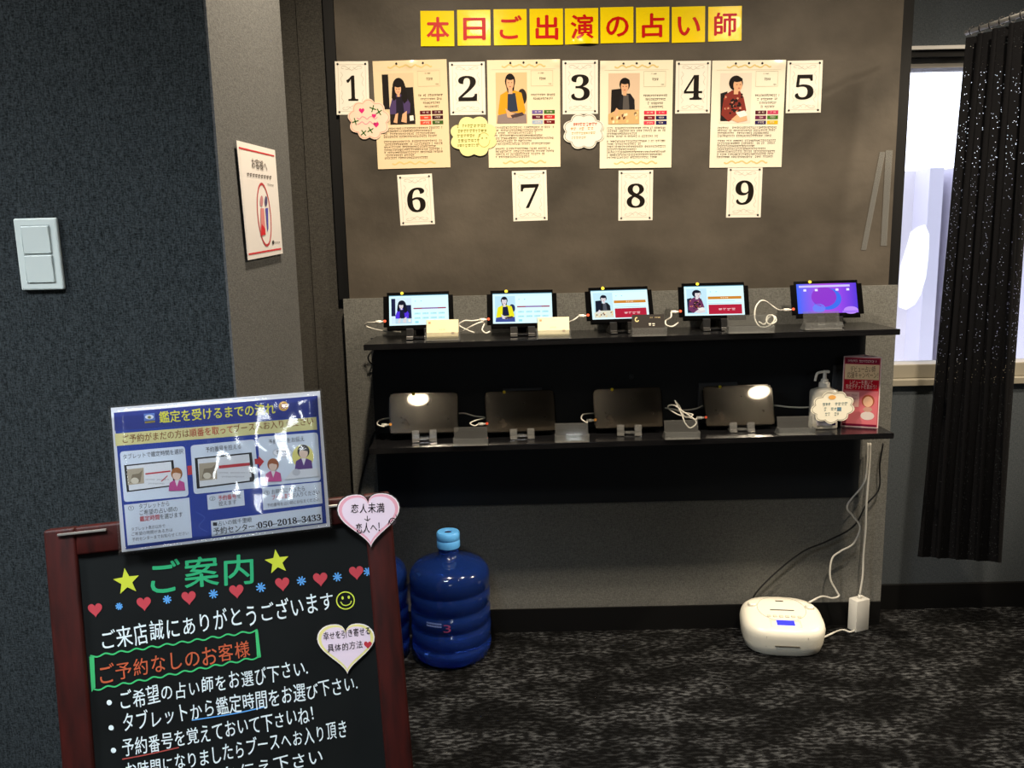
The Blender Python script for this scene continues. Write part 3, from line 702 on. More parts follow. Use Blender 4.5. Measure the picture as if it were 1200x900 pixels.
N_, L_, b_ = nodes(M_wall_paper); tc = N_.new('ShaderNodeTexCoord'); sp = N_.new('ShaderNodeSeparateXYZ'); L_.new(tc.outputs['Generated'], sp.inputs[0])
rp = N_.new('ShaderNodeValToRGB'); e = rp.color_ramp.elements; e[0].color = lin('3f6cff'); e[1].color = lin('5a3ae0'); e[0].position = 0; e[1].position = 1
x_ = e.new(.45); x_.color = lin('b44fe6'); x2_ = e.new(.7); x2_.color = lin('9a4aee')
L_.new(sp.outputs[0], rp.inputs[0]); L_.new(rp.outputs[0], b_.inputs['Emission Color']); b_.inputs['Emission Strength'].default_value = 1.0
def home(r, W, H):
    p = sub(r, W, H, 'screen'); p.rect(.085, .085, .92, .885, M_wall_paper, 1); p.build('lit_screen', r)
    p = sub(r, W, H, 'screen'); p.z0 = .0005
    p.ell(.5, .5, .2, .3, '3a6ce8', 1.2, 32); p.ell(.46, .45, .175, .27, '8a34c8', 2, 32); p.ell(.38, .75, .09, .12, '6a7af0', 2, 24); p.ell(.82, .82, .1, .1, 'b88af2', 2, 24); p.rect(.7, .83, .92, .885, 'a070ee', 2.5)
    p.rect(.12, .13, .83, .185, 'c8c0f0', 3)
    for u in (.2, .36, .65, .8): p.rect(u - .02, .23, u + .02, .29, 'e4e0f4', 3)
    p.build('screen_icons', r)
M_dark = mat('dark_screen', '0c0b0a', .34, .4, coat=.8, coat_rough=.02)
N_, L_, b_ = nodes(M_dark); tc = N_.new('ShaderNodeTexCoord'); n_ = N_.new('ShaderNodeTexNoise'); n_.inputs['Scale'].default_value = 16; n_.inputs['Detail'].default_value = 5
rp = N_.new('ShaderNodeValToRGB'); rp.color_ramp.elements[0].position = .45; rp.color_ramp.elements[1].position = .7; rp.color_ramp.elements[0].color = (.17, .17, .17, 1); rp.color_ramp.elements[1].color = (.24, .24, .24, 1)
L_.new(tc.outputs['Object'], n_.inputs['Vector']); L_.new(n_.outputs[0], rp.inputs[0]); L_.new(rp.outputs[0], b_.inputs['Roughness'])
rp2 = N_.new('ShaderNodeValToRGB'); rp2.color_ramp.elements[0].position = .55; rp2.color_ramp.elements[1].position = .72; rp2.color_ramp.elements[0].color = lin('1d1913'); rp2.color_ramp.elements[1].color = lin('40382f')
L_.new(n_.outputs[0], rp2.inputs[0]); L_.new(rp2.outputs[0], b_.inputs['Base Color'])
M_bez = mat('glass_bezel', '241f18', .22, .4, coat=.8, coat_rough=.02)
def dark(r, W, H):
    p = sub(r, W, H, 'screen'); p.rect(.02, .03, .98, .97, M_bez, .6); p.build('glass_front', r)
    p = sub(r, W, H, 'screen'); p.rect(.085, .085, .915, .885, M_dark, 1.2); p.build('dark_screen', r)
fits = {'T1': (-0.2697, 2.3975, 0.9983, 0.063, 0.560, 0.005), 'T2': (0.0341, 2.3853, 0.9979, 0.004, 0.559, -0.001), 'T3': (0.3343, 2.4794, 0.9961, 0.046, 0.547, 0.007), 'T4': (0.6038, 2.4216, 1.0057, -0.102, 0.615, 0.008),
        'T5': (0.9431, 2.4269, 1.0046, -0.130, 0.526, 0.015), 'L1': (-0.2617, 2.3596, 0.6928, 0.101, 0.60, -0.022), 'L2': (0.0249, 2.3135, 0.7010, 0.055, 0.60, 0.003), 'L3': (0.3456, 2.3805, 0.6904, -0.111, 0.60, 0.037), 'L4': (0.6730, 2.3652, 0.6941, -0.069, 0.60, 0.028)}
info = {'T1': (lit(1, 0), 'lit tablet with purple-clad portrait, at the left end of the upper shelf', .27), 'T2': (lit(2, 0), 'lit tablet with yellow-cardigan portrait, on the upper shelf', .28), 'T3': (lit(3, 1), 'lit tablet with black-cardigan portrait and red button, mid upper shelf', .27),
        'T4': (lit(4, 1), 'lit tablet with red-blouse portrait and red button, on the upper shelf', .28), 'T5': (home, 'tablet showing a purple home screen, right end of the upper shelf', .28),
        'L1': (dark, 'dark tablet with a lamp glare, left end of the lower shelf', .35), 'L2': (dark, 'dark tablet, second from the left on the lower shelf', .28), 'L3': (dark, 'dark tablet beside the tangled white cable, third on the lower shelf', .28), 'L4': (dark, 'dark tablet with a lamp glare at its upper right, near the pump bottle', .26)}
TAB = {}
for k, (X, Y, Z, yaw, tilt, rr) in fits.items():
    f = 2.37 / Y; W = .206 * f; H = W * .123 / .206 * (.95 if k[0] == 'T' else 1.02); tilt = .42 if k[0] == 'T' else .44
    X2, Z2 = X * f, CAMZ + (Z - CAMZ) * f; fn = zu if k[0] == 'T' else zlw
    Z2 = max(Z2, fn(X2) + .012)
    draw, lab, su = info[k]
    r, Mx = tablet('tablet', X2, 2.37, Z2, yaw, tilt, rr, W, H, draw, lab, 'tablets on the wall shelves', su, k[0] == 'T' or k in ('L2', 'L4'))
    TAB[k] = (Mx, W, H, yaw, tilt, X2, Z2)
# stands under the tablets
def stand(k, m, m2, label, group):
    Mx, W, H, yaw, tilt, X, Z = TAB[k]; z0 = (zu if k[0] == 'T' else zlw)(X) + .0003
    R = T(X, 2.37, z0) @ Matrix.Rotation(yaw, 4, 'Z'); r = empty('tablet_stand', R); hz = Z - z0
    tag(r, label, 'tablet stand', group)
    ca, sa = cos(tilt), sin(tilt)
    wd = .021; lip = .004 if k[0] == 'T' else .015
    for s in (-1, 1):
        bm = bmesh.new(); cx = s * .0255
        # side profile of one foot: base, cradle under the tablet, front lip
        prof = [(-.034, 0), (-.034, .004), (-.027, .009), (-.021 - sa * .0, hz + lip), (-.017, hz + lip + .001), (-.0125, hz - .003), (.012, hz - .0035 - .006), (.05, .006), (.05, 0)]
        vs = [[bm.verts.new((cx + x, a, b)) for a, b in prof] for x in (-wd / 2, wd / 2)]
        bm.faces.new(vs[0]); bm.faces.new(vs[1][::-1])
        for i in range(len(prof)): j = (i + 1) % len(prof); bm.faces.new((vs[0][j], vs[0][i], vs[1][i], vs[1][j]))
        bmesh.ops.recalc_face_normals(bm, faces=bm.faces); bmesh.ops.bevel(bm, geom=bm.edges[:], offset=.0012, segments=1, affect='EDGES')
        finish('cradle_foot', bm, m, r)
    bm = bmesh.new(); box(bm, -.0155, .0155, -.012, .03, .002, .007, .001); finish('crossbar', bm, m, r)
    # back rest behind the tablet: sloping plate that meets the shelf behind
    bm = bmesh.new(); L = .075; t = .004; off = .0105
    q = [(off / ca * 1 + hz * .0 + .004, .0)]
    def bp(s_, d): return (s_ * sa + (d) * ca, hz + s_ * ca - (d) * sa)
    a0, a1, b1, b0 = bp(.004, .0108), bp(L, .0108), bp(L, .0108 + t), bp(.004, .0108 + t)
    hexa(bm, [(-.028, a0[0], a0[1]), (.028, a0[0], a0[1]), (.028, b0[0], b0[1]), (-.028, b0[0], b0[1]), (-.02, a1[0], a1[1]), (.02, a1[0], a1[1]), (.02, b1[0], b1[1]), (-.02, b1[0], b1[1])])
    finish('back_rest', bm, m2, r)
    bm = bmesh.new(); tp = bp(L * .8, .0108 + t); y2 = min(tp[0] + .03, .108)
    hexa(bm, [(-.012, y2 - .004, 0), (.012, y2 - .004, 0), (.012, y2, 0), (-.012, y2, 0), (-.012, tp[0] - .001, tp[1]), (.012, tp[0] - .001, tp[1]), (.012, tp[0] + .003, tp[1]), (-.012, tp[0] + .003, tp[1])])
    finish('rear_prop', bm, m2, r)
word = {'T1': 'purple portrait', 'T2': 'yellow-cardigan portrait', 'T3': 'black-cardigan portrait', 'T4': 'red-blouse portrait', 'T5': 'purple home screen'}
for k in ('T1', 'T2', 'T3', 'T4', 'T5'): stand(k, M_blackp, M_blackp, 'black stand under the lit tablet with the ' + word[k], 'black tablet stands')
wl = {'L1': 'first dark tablet from the left', 'L2': 'second dark tablet from the left', 'L3': 'dark tablet beside the tangled cable', 'L4': 'dark tablet nearest the pump bottle'}
for k in ('L1', 'L2', 'L3', 'L4'): stand(k, M_acrylic2, M_blackp, 'clear acrylic stand under the ' + wl[k], 'clear tablet stands')

# ================================================================== BUSINESS-CARD HOLDERS
def holder(x0, x1, yt, yb, fn, label, card=None, ydep=None):
    xm = (x0 + x1) / 2; P = onZ(xm, yb, fn(.3)); P = onZ(xm, yb, fn(P.x)); w = (onY(x1, yb, P.y) - onY(x0, yb, P.y)).x
    hh = max(.04, onY(xm, yt, P.y + .03).z - P.z)
    r = empty('card_holder', T(P.x, P.y, P.z + .0003)); tag(r, label, 'card holder', 'clear business-card holders')
    bm = bmesh.new(); t = .0022; D = .048
    box(bm, -w / 2, w / 2, 0, D, 0, t, .0006, 1); finish('base', bm, M_acrylic2, r)
    sl = .24
    bm = bmesh.new()
    hexa(bm, [(-w / 2, .006, t), (w / 2, .006, t), (w / 2, .006 + t, t), (-w / 2, .006 + t, t), (-w / 2, .006 - .003, hh * .42), (w / 2, .003, hh * .42), (w / 2, .003 + t, hh * .42), (-w / 2, .003 + t, hh * .42)])
    finish('front_lip', bm, M_acrylic2, r)
    bm = bmesh.new()
    hexa(bm, [(-w / 2 + .002, .018, t), (w / 2 - .002, .018, t), (w / 2 - .002, .018 + t, t), (-w / 2 + .002, .018 + t, t), (-w / 2 + .002, .018 + hh * sl, hh), (w / 2 - .002, .018 + hh * sl, hh), (w / 2 - .002, .018 + t + hh * sl, hh), (-w / 2 + .002, .018 + t + hh * sl, hh)])
    finish('back_plate', bm, M_acrylic, r)
    for s in (-1, 1):
        bm = bmesh.new(); xx = s * (w / 2 - t / 2)
        hexa(bm, [(xx - t / 2, .006, t), (xx + t / 2, .006, t), (xx + t / 2, .044, t), (xx - t / 2, .044, t), (xx - t / 2, .004, hh * .42), (xx + t / 2, .004, hh * .42), (xx + t / 2, .018 + hh * .42 * sl, hh * .42), (xx - t / 2, .018 + hh * .42 * sl, hh * .42)])
        finish('side_cheek', bm, M_acrylic2, r)
    return P, w, hh, sl
def card(P, w, hh, sl, c, label, dark_=False, front=True):
    # a stack of cards standing in the holder
    base = Vector((P.x, P.y, P.z)); up = Vector((0, sl, 1)).normalized(); L = hh * sqrt(1 + sl * sl)
    o = base + (Vector((-w / 2 + .004, .008, .0035)) if front else Vector((-w / 2 + .004, .0165, .0035)))
    if front: up = Vector((0, .30, 1)).normalized()
    Mx = frameM(o, Vector((1, 0, 0)), up); W2 = w - .008; H2 = L * (.98)
    r = empty('business_cards', Mx); tag(r, label, 'business card', 'business cards in holders')
    bm = bmesh.new(); box(bm, 0, W2, 0, H2, -.004, 0); finish('card_stack', bm, mat('card_stock', c, .5, .3), r)
    p = Print(Mx, W2, H2, z0=.0003)
    if dark_:
        p.L = lambda q: (q[0] * W2, (1 - q[1]) * H2)
        p.stroke([(.14 + .05 * cos(t), .24 + .1 * sin(t)) for t in (0.3, 1, 2, 3, 4, 5)], .003, 'e8d49a', 2); p.greek(.55, .88, .16, .06, 'cdbb92', 2, 1); p.greek(.36, .62, .5, .14, 'f4efe2', 2, 2)
    else: p.rect(.06, .1, .13, .2, 'd09a74', 1); p.greek(.4, .55, .5, .06, 'c8b898', 1, 4); p.rect(.78, .62, .86, .74, 'b09a88', 1)
    p.build('card_print', r)
h = holder(498, 539, 375, 400, zu, 'card holder full of cream cards, in front of the leftmost lit tablet'); card(*h, 'efe2bb', 'cream business cards in front of the leftmost lit tablet')
h = holder(629, 669.5, 372, 397.5, zu, 'card holder full of cream cards, in front of the yellow-cardigan tablet'); card(*h, 'efe6c4', 'cream business cards in front of the yellow-cardigan tablet')
h = holder(741, 782, 369.5, 394.5, zu, 'card holder with dark cards, in front of the third lit tablet'); card(*h, '2e2a28', 'dark business cards with a gold ring mark', True, False)
holder(854, 908, 369, 391, zu, 'wide empty clear card holder under the white cable coil')
holder(944, 988, 365, 387, zu, 'empty clear card holder in front of the purple home screen')
holder(531, 572, 500.5, 523, zlw, 'leftmost empty clear card holder on the lower shelf')
holder(650.5, 691, 496, 519, zlw, 'empty clear card holder between the second and third dark tablets')
holder(779.5, 821, 492.5, 515.5, zlw, 'empty clear card holder below the tangled white cable')
holder(913, 956, 488, 510.5, zlw, 'empty clear card holder between the last dark tablet and the pump bottle')

# ================================================================== CABLES
def cable(pts, label, r=.0021, m=None, plug=None, cat='cable', group='white charging cables', plug_end=0):
    o = empty('charging_cable' if m is None else 'power_cable', T(*pts[-1 if plug_end else 0])); inv = o.matrix_basis.inverted()
    tag(o, label, cat, group)
    bm = bmesh.new(); tube(bm, [inv @ Vector(p) for p in pts], r, 8, 8); finish('cord', bm, m or M_cable, o)
    if plug is not None:
        a, b = (inv @ Vector(q) for q in plug); bm = bmesh.new(); tube(bm, [a, a.lerp(b, .7)], .0048, 10, 1); tube(bm, [a.lerp(b, .7), b], .003, 10, 1); finish('plug', bm, m or M_white, o)
    return o
def seg(pxs): return [onY(x, y, Y) for x, y, Y in pxs]
def plugpos(k):
    Mx, W, H = TAB[k][:3]; b = Mx @ Vector((-W / 2 - .0003, H * .24, -.0045)); a = Mx @ Vector((-W / 2 - .022, H * .24, -.0045)); return a, b
def cab(k, pxs, label):
    a, b = plugpos(k); cable([a] + seg(pxs), label, plug=(a, b))
cab('T1', [(436, 378, 2.38), (430, 378.5, 2.40), (428.5, 382, 2.41), (440, 386, 2.42), (452, 388, 2.44), (470, 389, 2.45)], 'white cable looping round the left end of the upper shelf')
cab('T2', [(553, 376, 2.37), (544, 376, 2.36), (538, 381, 2.36), (548, 387, 2.36), (556, 390, 2.37)], 'white cable curling between the first two lit tablets')
cable(seg([(540, 390, 2.38), (551, 383, 2.36), (562, 378, 2.37), (568, 378, 2.39), (565, 386, 2.36), (569, 390.2, 2.355), (574, 388.5, 2.37)]), 'white crossing cable behind the leftmost cream cards')
cab('T3', [(672, 375, 2.37), (667, 377, 2.38), (655, 379, 2.40), (646, 384, 2.42)], 'white cable running behind the second cream cards')
cab('T4', [(786, 371.8, 2.37), (780, 376, 2.38), (781, 381, 2.36), (788, 382.5, 2.36), (795, 378, 2.40)], 'white cable running behind the dark business cards')
cab('T5', [(912, 363, 2.37), (903, 357, 2.37), (896, 352.5, 2.35), (890, 353.5, 2.34), (885, 362, 2.33), (885, 375, 2.325), (891, 383, 2.32), (900, 382.5, 2.32), (907, 376, 2.32), (906, 370, 2.325), (900, 370, 2.33), (898, 376, 2.325), (902, 380, 2.32), (909, 377, 2.32), (908, 371, 2.325), (901, 372, 2.33), (896, 380, 2.325), (889, 377, 2.33)], 'white cable arching to a small coil beside the purple home screen')
cab('L1', [(450, 500, 2.37), (443, 498, 2.37), (442.5, 494.5, 2.38), (447, 491.5, 2.40), (458, 489.5, 2.43)], 'white cable at the left end of the lower shelf')
cab('L2', [(556, 499, 2.36), (551, 496, 2.36), (558, 492.5, 2.37), (568, 489.5, 2.40), (556, 487.5, 2.41), (545, 484.5, 2.41), (537, 484.5, 2.44)], 'white cable folded between the first two dark tablets')
cab('L3', [(688, 495.5, 2.37), (681.5, 491, 2.37), (683, 486, 2.38), (690, 484.5, 2.40), (700, 484, 2.44)], 'white cable hooked to the left of the third dark tablet')
a, b = plugpos('L4')
cable([a] + seg([(815, 491.5, 2.36), (807, 489, 2.36), (795, 486, 2.36), (785, 480, 2.37), (783, 476, 2.37), (790, 475, 2.36), (800, 482, 2.355), (812, 490, 2.35), (816, 496, 2.345), (809, 501.5, 2.335), (803, 496, 2.34), (799, 486, 2.35), (793, 474, 2.36), (791, 469.5, 2.365), (796, 476, 2.37), (803, 489, 2.37), (812, 486, 2.37), (800, 483, 2.38), (790, 480, 2.385), (780, 478, 2.39), (800, 480.5, 2.40), (815, 479, 2.41), (823, 475.5, 2.43)]), 'white cable bundled in a tangle between the last two dark tablets', plug=(a, b))
cable(seg([(905, 475, 2.42), (913, 475.6, 2.41), (925, 477, 2.40), (940, 477.5, 2.40), (953, 477, 2.41), (970, 478, 2.44)]), 'thin white cable running behind the pump bottle', r=.0024)
# black cables on the left
cable(seg([(440, 400, 2.47), (435, 412, 2.45), (431.5, 418, 2.45), (433, 424, 2.46), (438, 428, 2.472)]), 'short black cable loop under the left end of the upper shelf', .0022, M_bcable, None, 'cable', 'black cables')
cable(seg([(449, 500, 2.474), (441, 505, 2.466), (437, 512, 2.472), (432, 530, 2.474), (426, 552, 2.474), (421, 575, 2.474), (419, 600, 2.474), (420, 680, 2.474)]), 'black cable dropping from the left end of the lower shelf', .0034, M_bcable, None, 'cable', 'black cables')
# cords at the right, under the lower shelf
XW = 2.465
cable(seg([(1035, 519, XW), (1031, 545, XW), (1030, 573, XW), (1015, 592, XW), (1000, 617, XW), (970, 634, XW), (940, 647, XW), (907, 673, XW), (884, 698, XW)]) + [onY(880, 716, 2.462)], 'black cable sagging from the lower shelf towards the disc player', .0026, M_bcable, None, 'cable', 'black cables')

# ================================================================== PUMP BOTTLE with a cloud sign; campaign stand
Pb = onZ(967.5, 503.5, zlw(.87)); yb = Pb.y + .024
r = empty('pump_bottle', T(Pb.x, yb, zlw(Pb.x) + .0004)); tag(r, 'white hand-sanitizer pump bottle with a cloud sign, on the lower shelf', 'pump bottle')
w2 = .0405; d2 = .024
def super_ring(bm, a, b, z, n=32, e=3.2, cx=0, cy=0):
    o = []
    for i in range(n):
        t = 2 * pi * i / n; c_, s_ = cos(t), sin(t); o.append(bm.verts.new((cx + a * abs(c_) ** (2 / e) * (1 if c_ >= 0 else -1), cy + b * abs(s_) ** (2 / e) * (1 if s_ >= 0 else -1), z)))
    return o
def loft(bm, rings, cap=True, mi=0):
    for A, B in zip(rings, rings[1:]):
        for i in range(len(A)): f = bm.faces.new((A[i], A[(i + 1) % len(A)], B[(i + 1) % len(A)], B[i])); f.material_index = mi
    if cap: bm.faces.new(rings[0][::-1]).material_index = mi; bm.faces.new(rings[-1]).material_index = mi
    return bm
Z = onY(967, 455, yb).z - zlw(Pb.x)
bm = bmesh.new(); loft(bm, [super_ring(bm, w2 * .97, d2 * .95, 0), super_ring(bm, w2, d2, .004), super_ring(bm, w2, d2, .018), super_ring(bm, w2 * .985, d2 * .98, .02), super_ring(bm, w2 * .985, d2 * .98, Z * .9), super_ring(bm, w2 * .93, d2 * .95, Z * .96, 32, 2.8), super_ring(bm, w2 * .6, d2 * .8, Z, 32, 2.2), super_ring(bm, .014, .014, Z + .004, 32, 2)])
finish('bottle_body', bm, mat('frosted_plastic', 'b9b6ac', .3, .5), r, True)
Mb = frameM(Vector((0, -d2 - .0006, 0)), Vector((1, 0, 0)), Vector((0, 0, 1)))
p = Print(Matrix.Identity(4), 1, 1, z0=.0003); p.L = lambda q: q
p.rect(-.028, .03, .028, .012, 'd9d4dc', 1); p.rect(.018, .03, .028, .012, '3a2f6a', 1.5); p.rect(-.02, .020, .01, .0185, 'a8a0b0', 2); p.rect(-.02, .026, .012, .0245, 'a8a0b0', 2)
o = p.build('bottle_label', r); o.matrix_basis = Mb
bm = bmesh.new(); lathe(bm, [(0, Z + .003), (.0155, Z + .003), (.0165, Z + .006), (.0155, Z + .017), (.011, Z + .020), (.0105, Z + .026), (.006, Z + .029), (.0045, Z + .047), (0, Z + .047)], 24); smooth_by_angle(finish('pump_collar', bm, M_white, r))
for o_ in r.children:
    pass
bm = bmesh.new(); zt = Z + .047; tube(bm, [(.012, 0, zt + .001), (-.006, 0, zt + .0015), (-.022, -.004, zt - .001), (-.027, -.006, zt - .008), (-.031, -.008, zt - .024)], .0038, 10, 6); box(bm, -.004, .013, -.006, .006, zt - .002, zt + .006, .002)
finish('pump_nozzle', bm, M_white, r)
# cloud sign taped to the front of the bottle
kk = 2.36 / 960
pts = cloud_pts(0, 0, 25 * kk, 18.5 * kk, 9, .1, .12)
bm = poly_sheet(pts, .0006); 
Mc = frameM(Vector((onY(975, 477, yb - d2).x - Pb.x, -d2 - .006, onY(975, 477, yb - d2).z - zlw(Pb.x))), Vector((1, 0, 0)), Vector((0, .08, 1)))
cs = finish('cloud_sign', bm, mat('note_paper', 'e2decd', .5, .3), r, False, Mc)
p = Print(Matrix.Identity(4), 1, 1, z0=.0007); p.L = lambda q: (q[0] * kk, -q[1] * kk)
p.stroke([(x * .93 / kk, -y * .93 / kk) for x, y in pts], .0014, '6f6a60', 1, False, True)
p.ell(-1, -12, 4.5, 2.6, 'd8a058', 2); p.greek(-12, 16, -4, 4.2, '7a8a88', 2, 71); p.greek(-10, 9, 2, 4.2, '7f8f8c', 2, 72); p.rect(5, 0, 10, 4.5, '5a8098', 2); p.greek(-9, 6, 8, 4, '8a948e', 2, 73)
p.build('handwriting', cs)
# triangular campaign stand
c = [(986.3, 419), (1029.7, 417.3), (1029, 502), (984.9, 499.5)]
z0 = zlw(.95) + .0004; BL, BR = onZ(984.9, 499.3, z0), onZ(1029, 502, z0)
hgt = onY(1008, 418, (BL.y + BR.y) / 2).z - z0; lean = Vector((0, .012, 0))
ex = (BR - BL); w = ex.length; ex.normalize(); nb = Vector((-ex.y, ex.x, 0))
r = empty('campaign_stand', frameM(BL, ex, nb)); tag(r, 'red and pink triangular campaign stand beside the pump bottle', 'display stand')
apex = (w * .54, .05)
bm = bmesh.new(); T3 = [(0, 0), (w, 0), apex]; th = .0008
def wallseg(a, b):
    d = Vector((b[0] - a[0], b[1] - a[1])); n = Vector((-d.y, d.x)).normalized() * th
    hexa(bm, [(a[0], a[1], 0), (b[0], b[1], 0), (b[0] + n.x, b[1] + n.y, 0), (a[0] + n.x, a[1] + n.y, 0), (a[0], a[1], hgt), (b[0], b[1], hgt), (b[0] + n.x, b[1] + n.y, hgt), (a[0] + n.x, a[1] + n.y, hgt)])
for a, b in ((T3[0], T3[1]), (T3[1], T3[2]), (T3[2], T3[0])): wallseg(a, b)
finish('card_sleeve', bm, mat('pink_card', 'e9cfd0', .35, .45), r)
p = Print(Matrix.Identity(4), w, hgt, z0=.0003, kind='gloss')
p.rect(.03, .015, .97, .985, 'c8505c', 1); p.rect(.05, .03, .95, .1, '8a1c38', 2); p.greek(.12, .85, .065, .035, 'e8c8c8', 3, 81)
p.rect(.05, .11, .95, .32, 'ecd0a8', 2)
p.text('デビュー占い師', (.2, .215), (.85, .205), .095, '6a3a30', 3); p.text('応援キャンペーン！', (.12, .30), (.93, .29), .095, '6a3a30', 3)
p.rect(.05, .33, .95, .47, 'c01428', 2); p.text('レビューを書いて', (.2, .395), (.8, .385), .07, 'f6d8d0', 3); p.text('限定チケットを貰おう！', (.1, .455), (.9, .445), .07, 'f6d8d0', 3)
p.rect(.05, .48, .95, .95, 'd6727c', 2); p.rect(.08, .5, .46, .71, 'e9b8b4', 3); p.greek(.12, .42, .55, .03, 'b87878', 4, 83); p.greek(.12, .42, .6, .03, 'b87878', 4, 84); p.greek(.12, .36, .65, .03, 'b87878', 4, 85)
p.ell(.7, .62, .17, .09, 'a8563e', 3); p.ell(.7, .63, .13, .075, 'e8b898', 3.5); p.ell(.7, .74, .12, .035, 'c89a8a', 3.2); p.ell(.7, .83, .18, .06, 'dcd0cc', 3); p.rect(.05, .955, .95, .985, '701434', 2)
o = p.build('campaign_print', r); o.matrix_basis = frameM(Vector((0, 0, 0)), Vector((1, 0, 0)), Vector((0, 0, 1)))

# outlet plates and the round cap on the wall behind the dark tablets
def plate(x0, y0, x1, y1, label):
    a, b = onY(x0, y1, YW), onY(x1, y0, YW); r = empty('outlet_plate', frameM(Vector((a.x, YW - .0005, a.z)), Vector((1, 0, 0)), Vector((0, 0, 1)))); w, h = b.x - a.x, b.z - a.z
    tag(r, label, 'outlet plate', 'grey outlet plates on the wall')
    bm = bmesh.new(); box(bm, 0, w, 0, h, 0, .008, .002); finish('cover', bm, mat('grey_plate', '4c4f54', .5, .3), r)
    bm = bmesh.new(); box(bm, w * .2, w * .8, h * .2, h * .8, .0075, .0095, .001); finish('socket_face', bm, mat('grey_plate_face', '45484c', .5, .3), r)
plate(590, 454, 635, 480, 'grey outlet plate behind the second dark tablet'); plate(817.5, 447.5, 863.5, 478, 'grey outlet plate behind the dark tablet nearest the pump bottle'); plate(974, 427, 1000, 458, 'grey outlet plate behind the pump bottle nozzle')
bm = bmesh.new(); lathe(bm, [(0, .0025), (.003, .0025), (.0034, .001), (.007, .0012), (.0085, 0), (0, 0)][::-1], 20)
tag(finish('cable_grommet', bm, mat('cap_grey', '3c4146', .4, .4), None, True, frameM(onY(740, 441.5, YW - .0004), Vector((1, 0, 0)), Vector((0, 0, 1)))), 'small round grommet on the black board between the two shelves', 'grommet')

# ================================================================== WATER BOTTLES
M_water = mat('blue_bottle_plastic', '0d2a86', .12, .5, coat=.4, coat_rough=.08)
N_, L_, b_ = nodes(M_water); b_.inputs['Transmission Weight'].default_value = .8; b_.inputs['IOR'].default_value = 1.33; b_.inputs['Base Color'].default_value = lin('2a4fae')
M_cap = mat('light_blue_cap', '5aa6e8', .4, .4)
def water_bottle(x, y, rot, label):
    r = empty('water_bottle', T(x, y, .0003) @ Matrix.Rotation(rot, 4, 'Z')); tag(r, label, 'water bottle', 'blue water bottles on the carpet')
    R = .121
    prof = [(0, .008), (.07, .008), (.085, 0), (.098, 0), (.112, .012), (R, .036), (R, .05), (.1165, .056), (.1165, .062), (R, .07), (R, .105), (.1155, .111), (.1155, .119), (R, .126), (R, .158), (.115, .164), (.115, .172), (R, .18), (R, .215), (.1175, .22), (.1175, .225), (R, .231), (R, .262), (.116, .279), (.104, .292), (.08, .303), (.05, .311), (.036, .317), (.031, .326), (.030, .352), (0, .352)]
    bm = bmesh.new(); lathe(bm, prof, 48); smooth_by_angle(finish('bottle_body', bm, M_water, r), 50)
    bm = bmesh.new(); lathe(bm, [(.0302, .345), (.034, .345), (.035, .349), (.035, .366), (.0335, .369), (.0352, .372), (.0352, .388), (.032, .393), (.014, .393), (.012, .390), (0, .390)], 32); smooth_by_angle(finish('cap', bm, M_cap, r), 40)
    bm = bmesh.new(); lathe(bm, [(.011, .3902), (0, .3902)][::-1], 20); finish('cap_seal', bm, mat('cap_seal', '2a2a44', .5, .3), r)
    return r
Pb1 = onZ(528, 785, 0); yB = Pb1.y + .113 - .012; xB = onY(528.5, 720, yB).x
rb = water_bottle(xB, yB, 0, 'blue water bottle with light blue cap, standing on the carpet right of the menu board')
# raised print on the body
p = Print(Matrix.Identity(4), 1, 1, z0=0)
def cyl(q): return q
Rr = .1213; bm = bmesh.new(); mats_ = [mat('bottle_print', '7f8fc4', .5, .3), mat('bottle_print_red', '8a3a60', .5, .3)]
def cyl_text(s, a0, a1, z, em, mi):
    vs, fs, x0, x1 = text_mesh(s); bv = []
    for (x, y) in vs:
        a = a0 + (a1 - a0) * (x - x0) / (x1 - x0); bv.append(bm.verts.new((Rr * cos(a), Rr * sin(a), z + y * em)))
    for f in fs:
        try: bm.faces.new([bv[i] for i in f]).material_index = mi
        except ValueError: pass
for k_ in range(9):
    for z_ in (.142, .150):
        a_ = -2.12 + k_ * .045; vv = [bm.verts.new((Rr * cos(a_ + da), Rr * sin(a_ + da), z_ + dz)) for da, dz in ((0, 0), (.034, 0), (.034, .005), (0, .005))]; bm.faces.new(vv)
cyl_text('3', -1.68, -1.5, .128, .034, 1)
finish('printed_mark', bm, mats_, rb)
water_bottle(xB - .251, yB + .004, .6, 'blue water bottle half hidden behind the menu board frame')

# ================================================================== DISC PLAYER AND ADAPTER
Pc = onZ(915, 772, 0)
xc = onY(916, 740, 2.37).x; yc_ = Pc.y + .098
r = empty('disc_player', T(xc, yc_, .0003) @ Matrix.Rotation(radians(-8), 4, 'Z')); tag(r, 'white portable disc player with a lit blue display, on the carpet', 'disc player')
M_cd = mat('cream_plastic', 'e9e5d6', .3, .5)
W2, D2 = .124, .1
bm = bmesh.new(); rg = []
for z, s, e in ((0, .84, 3), (.006, .9, 3), (.03, .965, 3), (.055, .99, 3), (.07, 1.0, 3), (.080, .985, 3), (.089, .95, 3), (.096, .88, 2.9), (.100, .78, 2.8), (.102, .6, 2.6), (.103, .3, 2.4)):
    ring = super_ring(bm, W2 * s, D2 * s, z, 48, e)
    for v in ring: 
        if z > .05: v.co.z += (v.co.y + .02) * .16 * (z - .05) / .05
    rg.append(ring)
loft(bm, rg); smooth_by_angle(finish('body', bm, M_cd, r), 40)
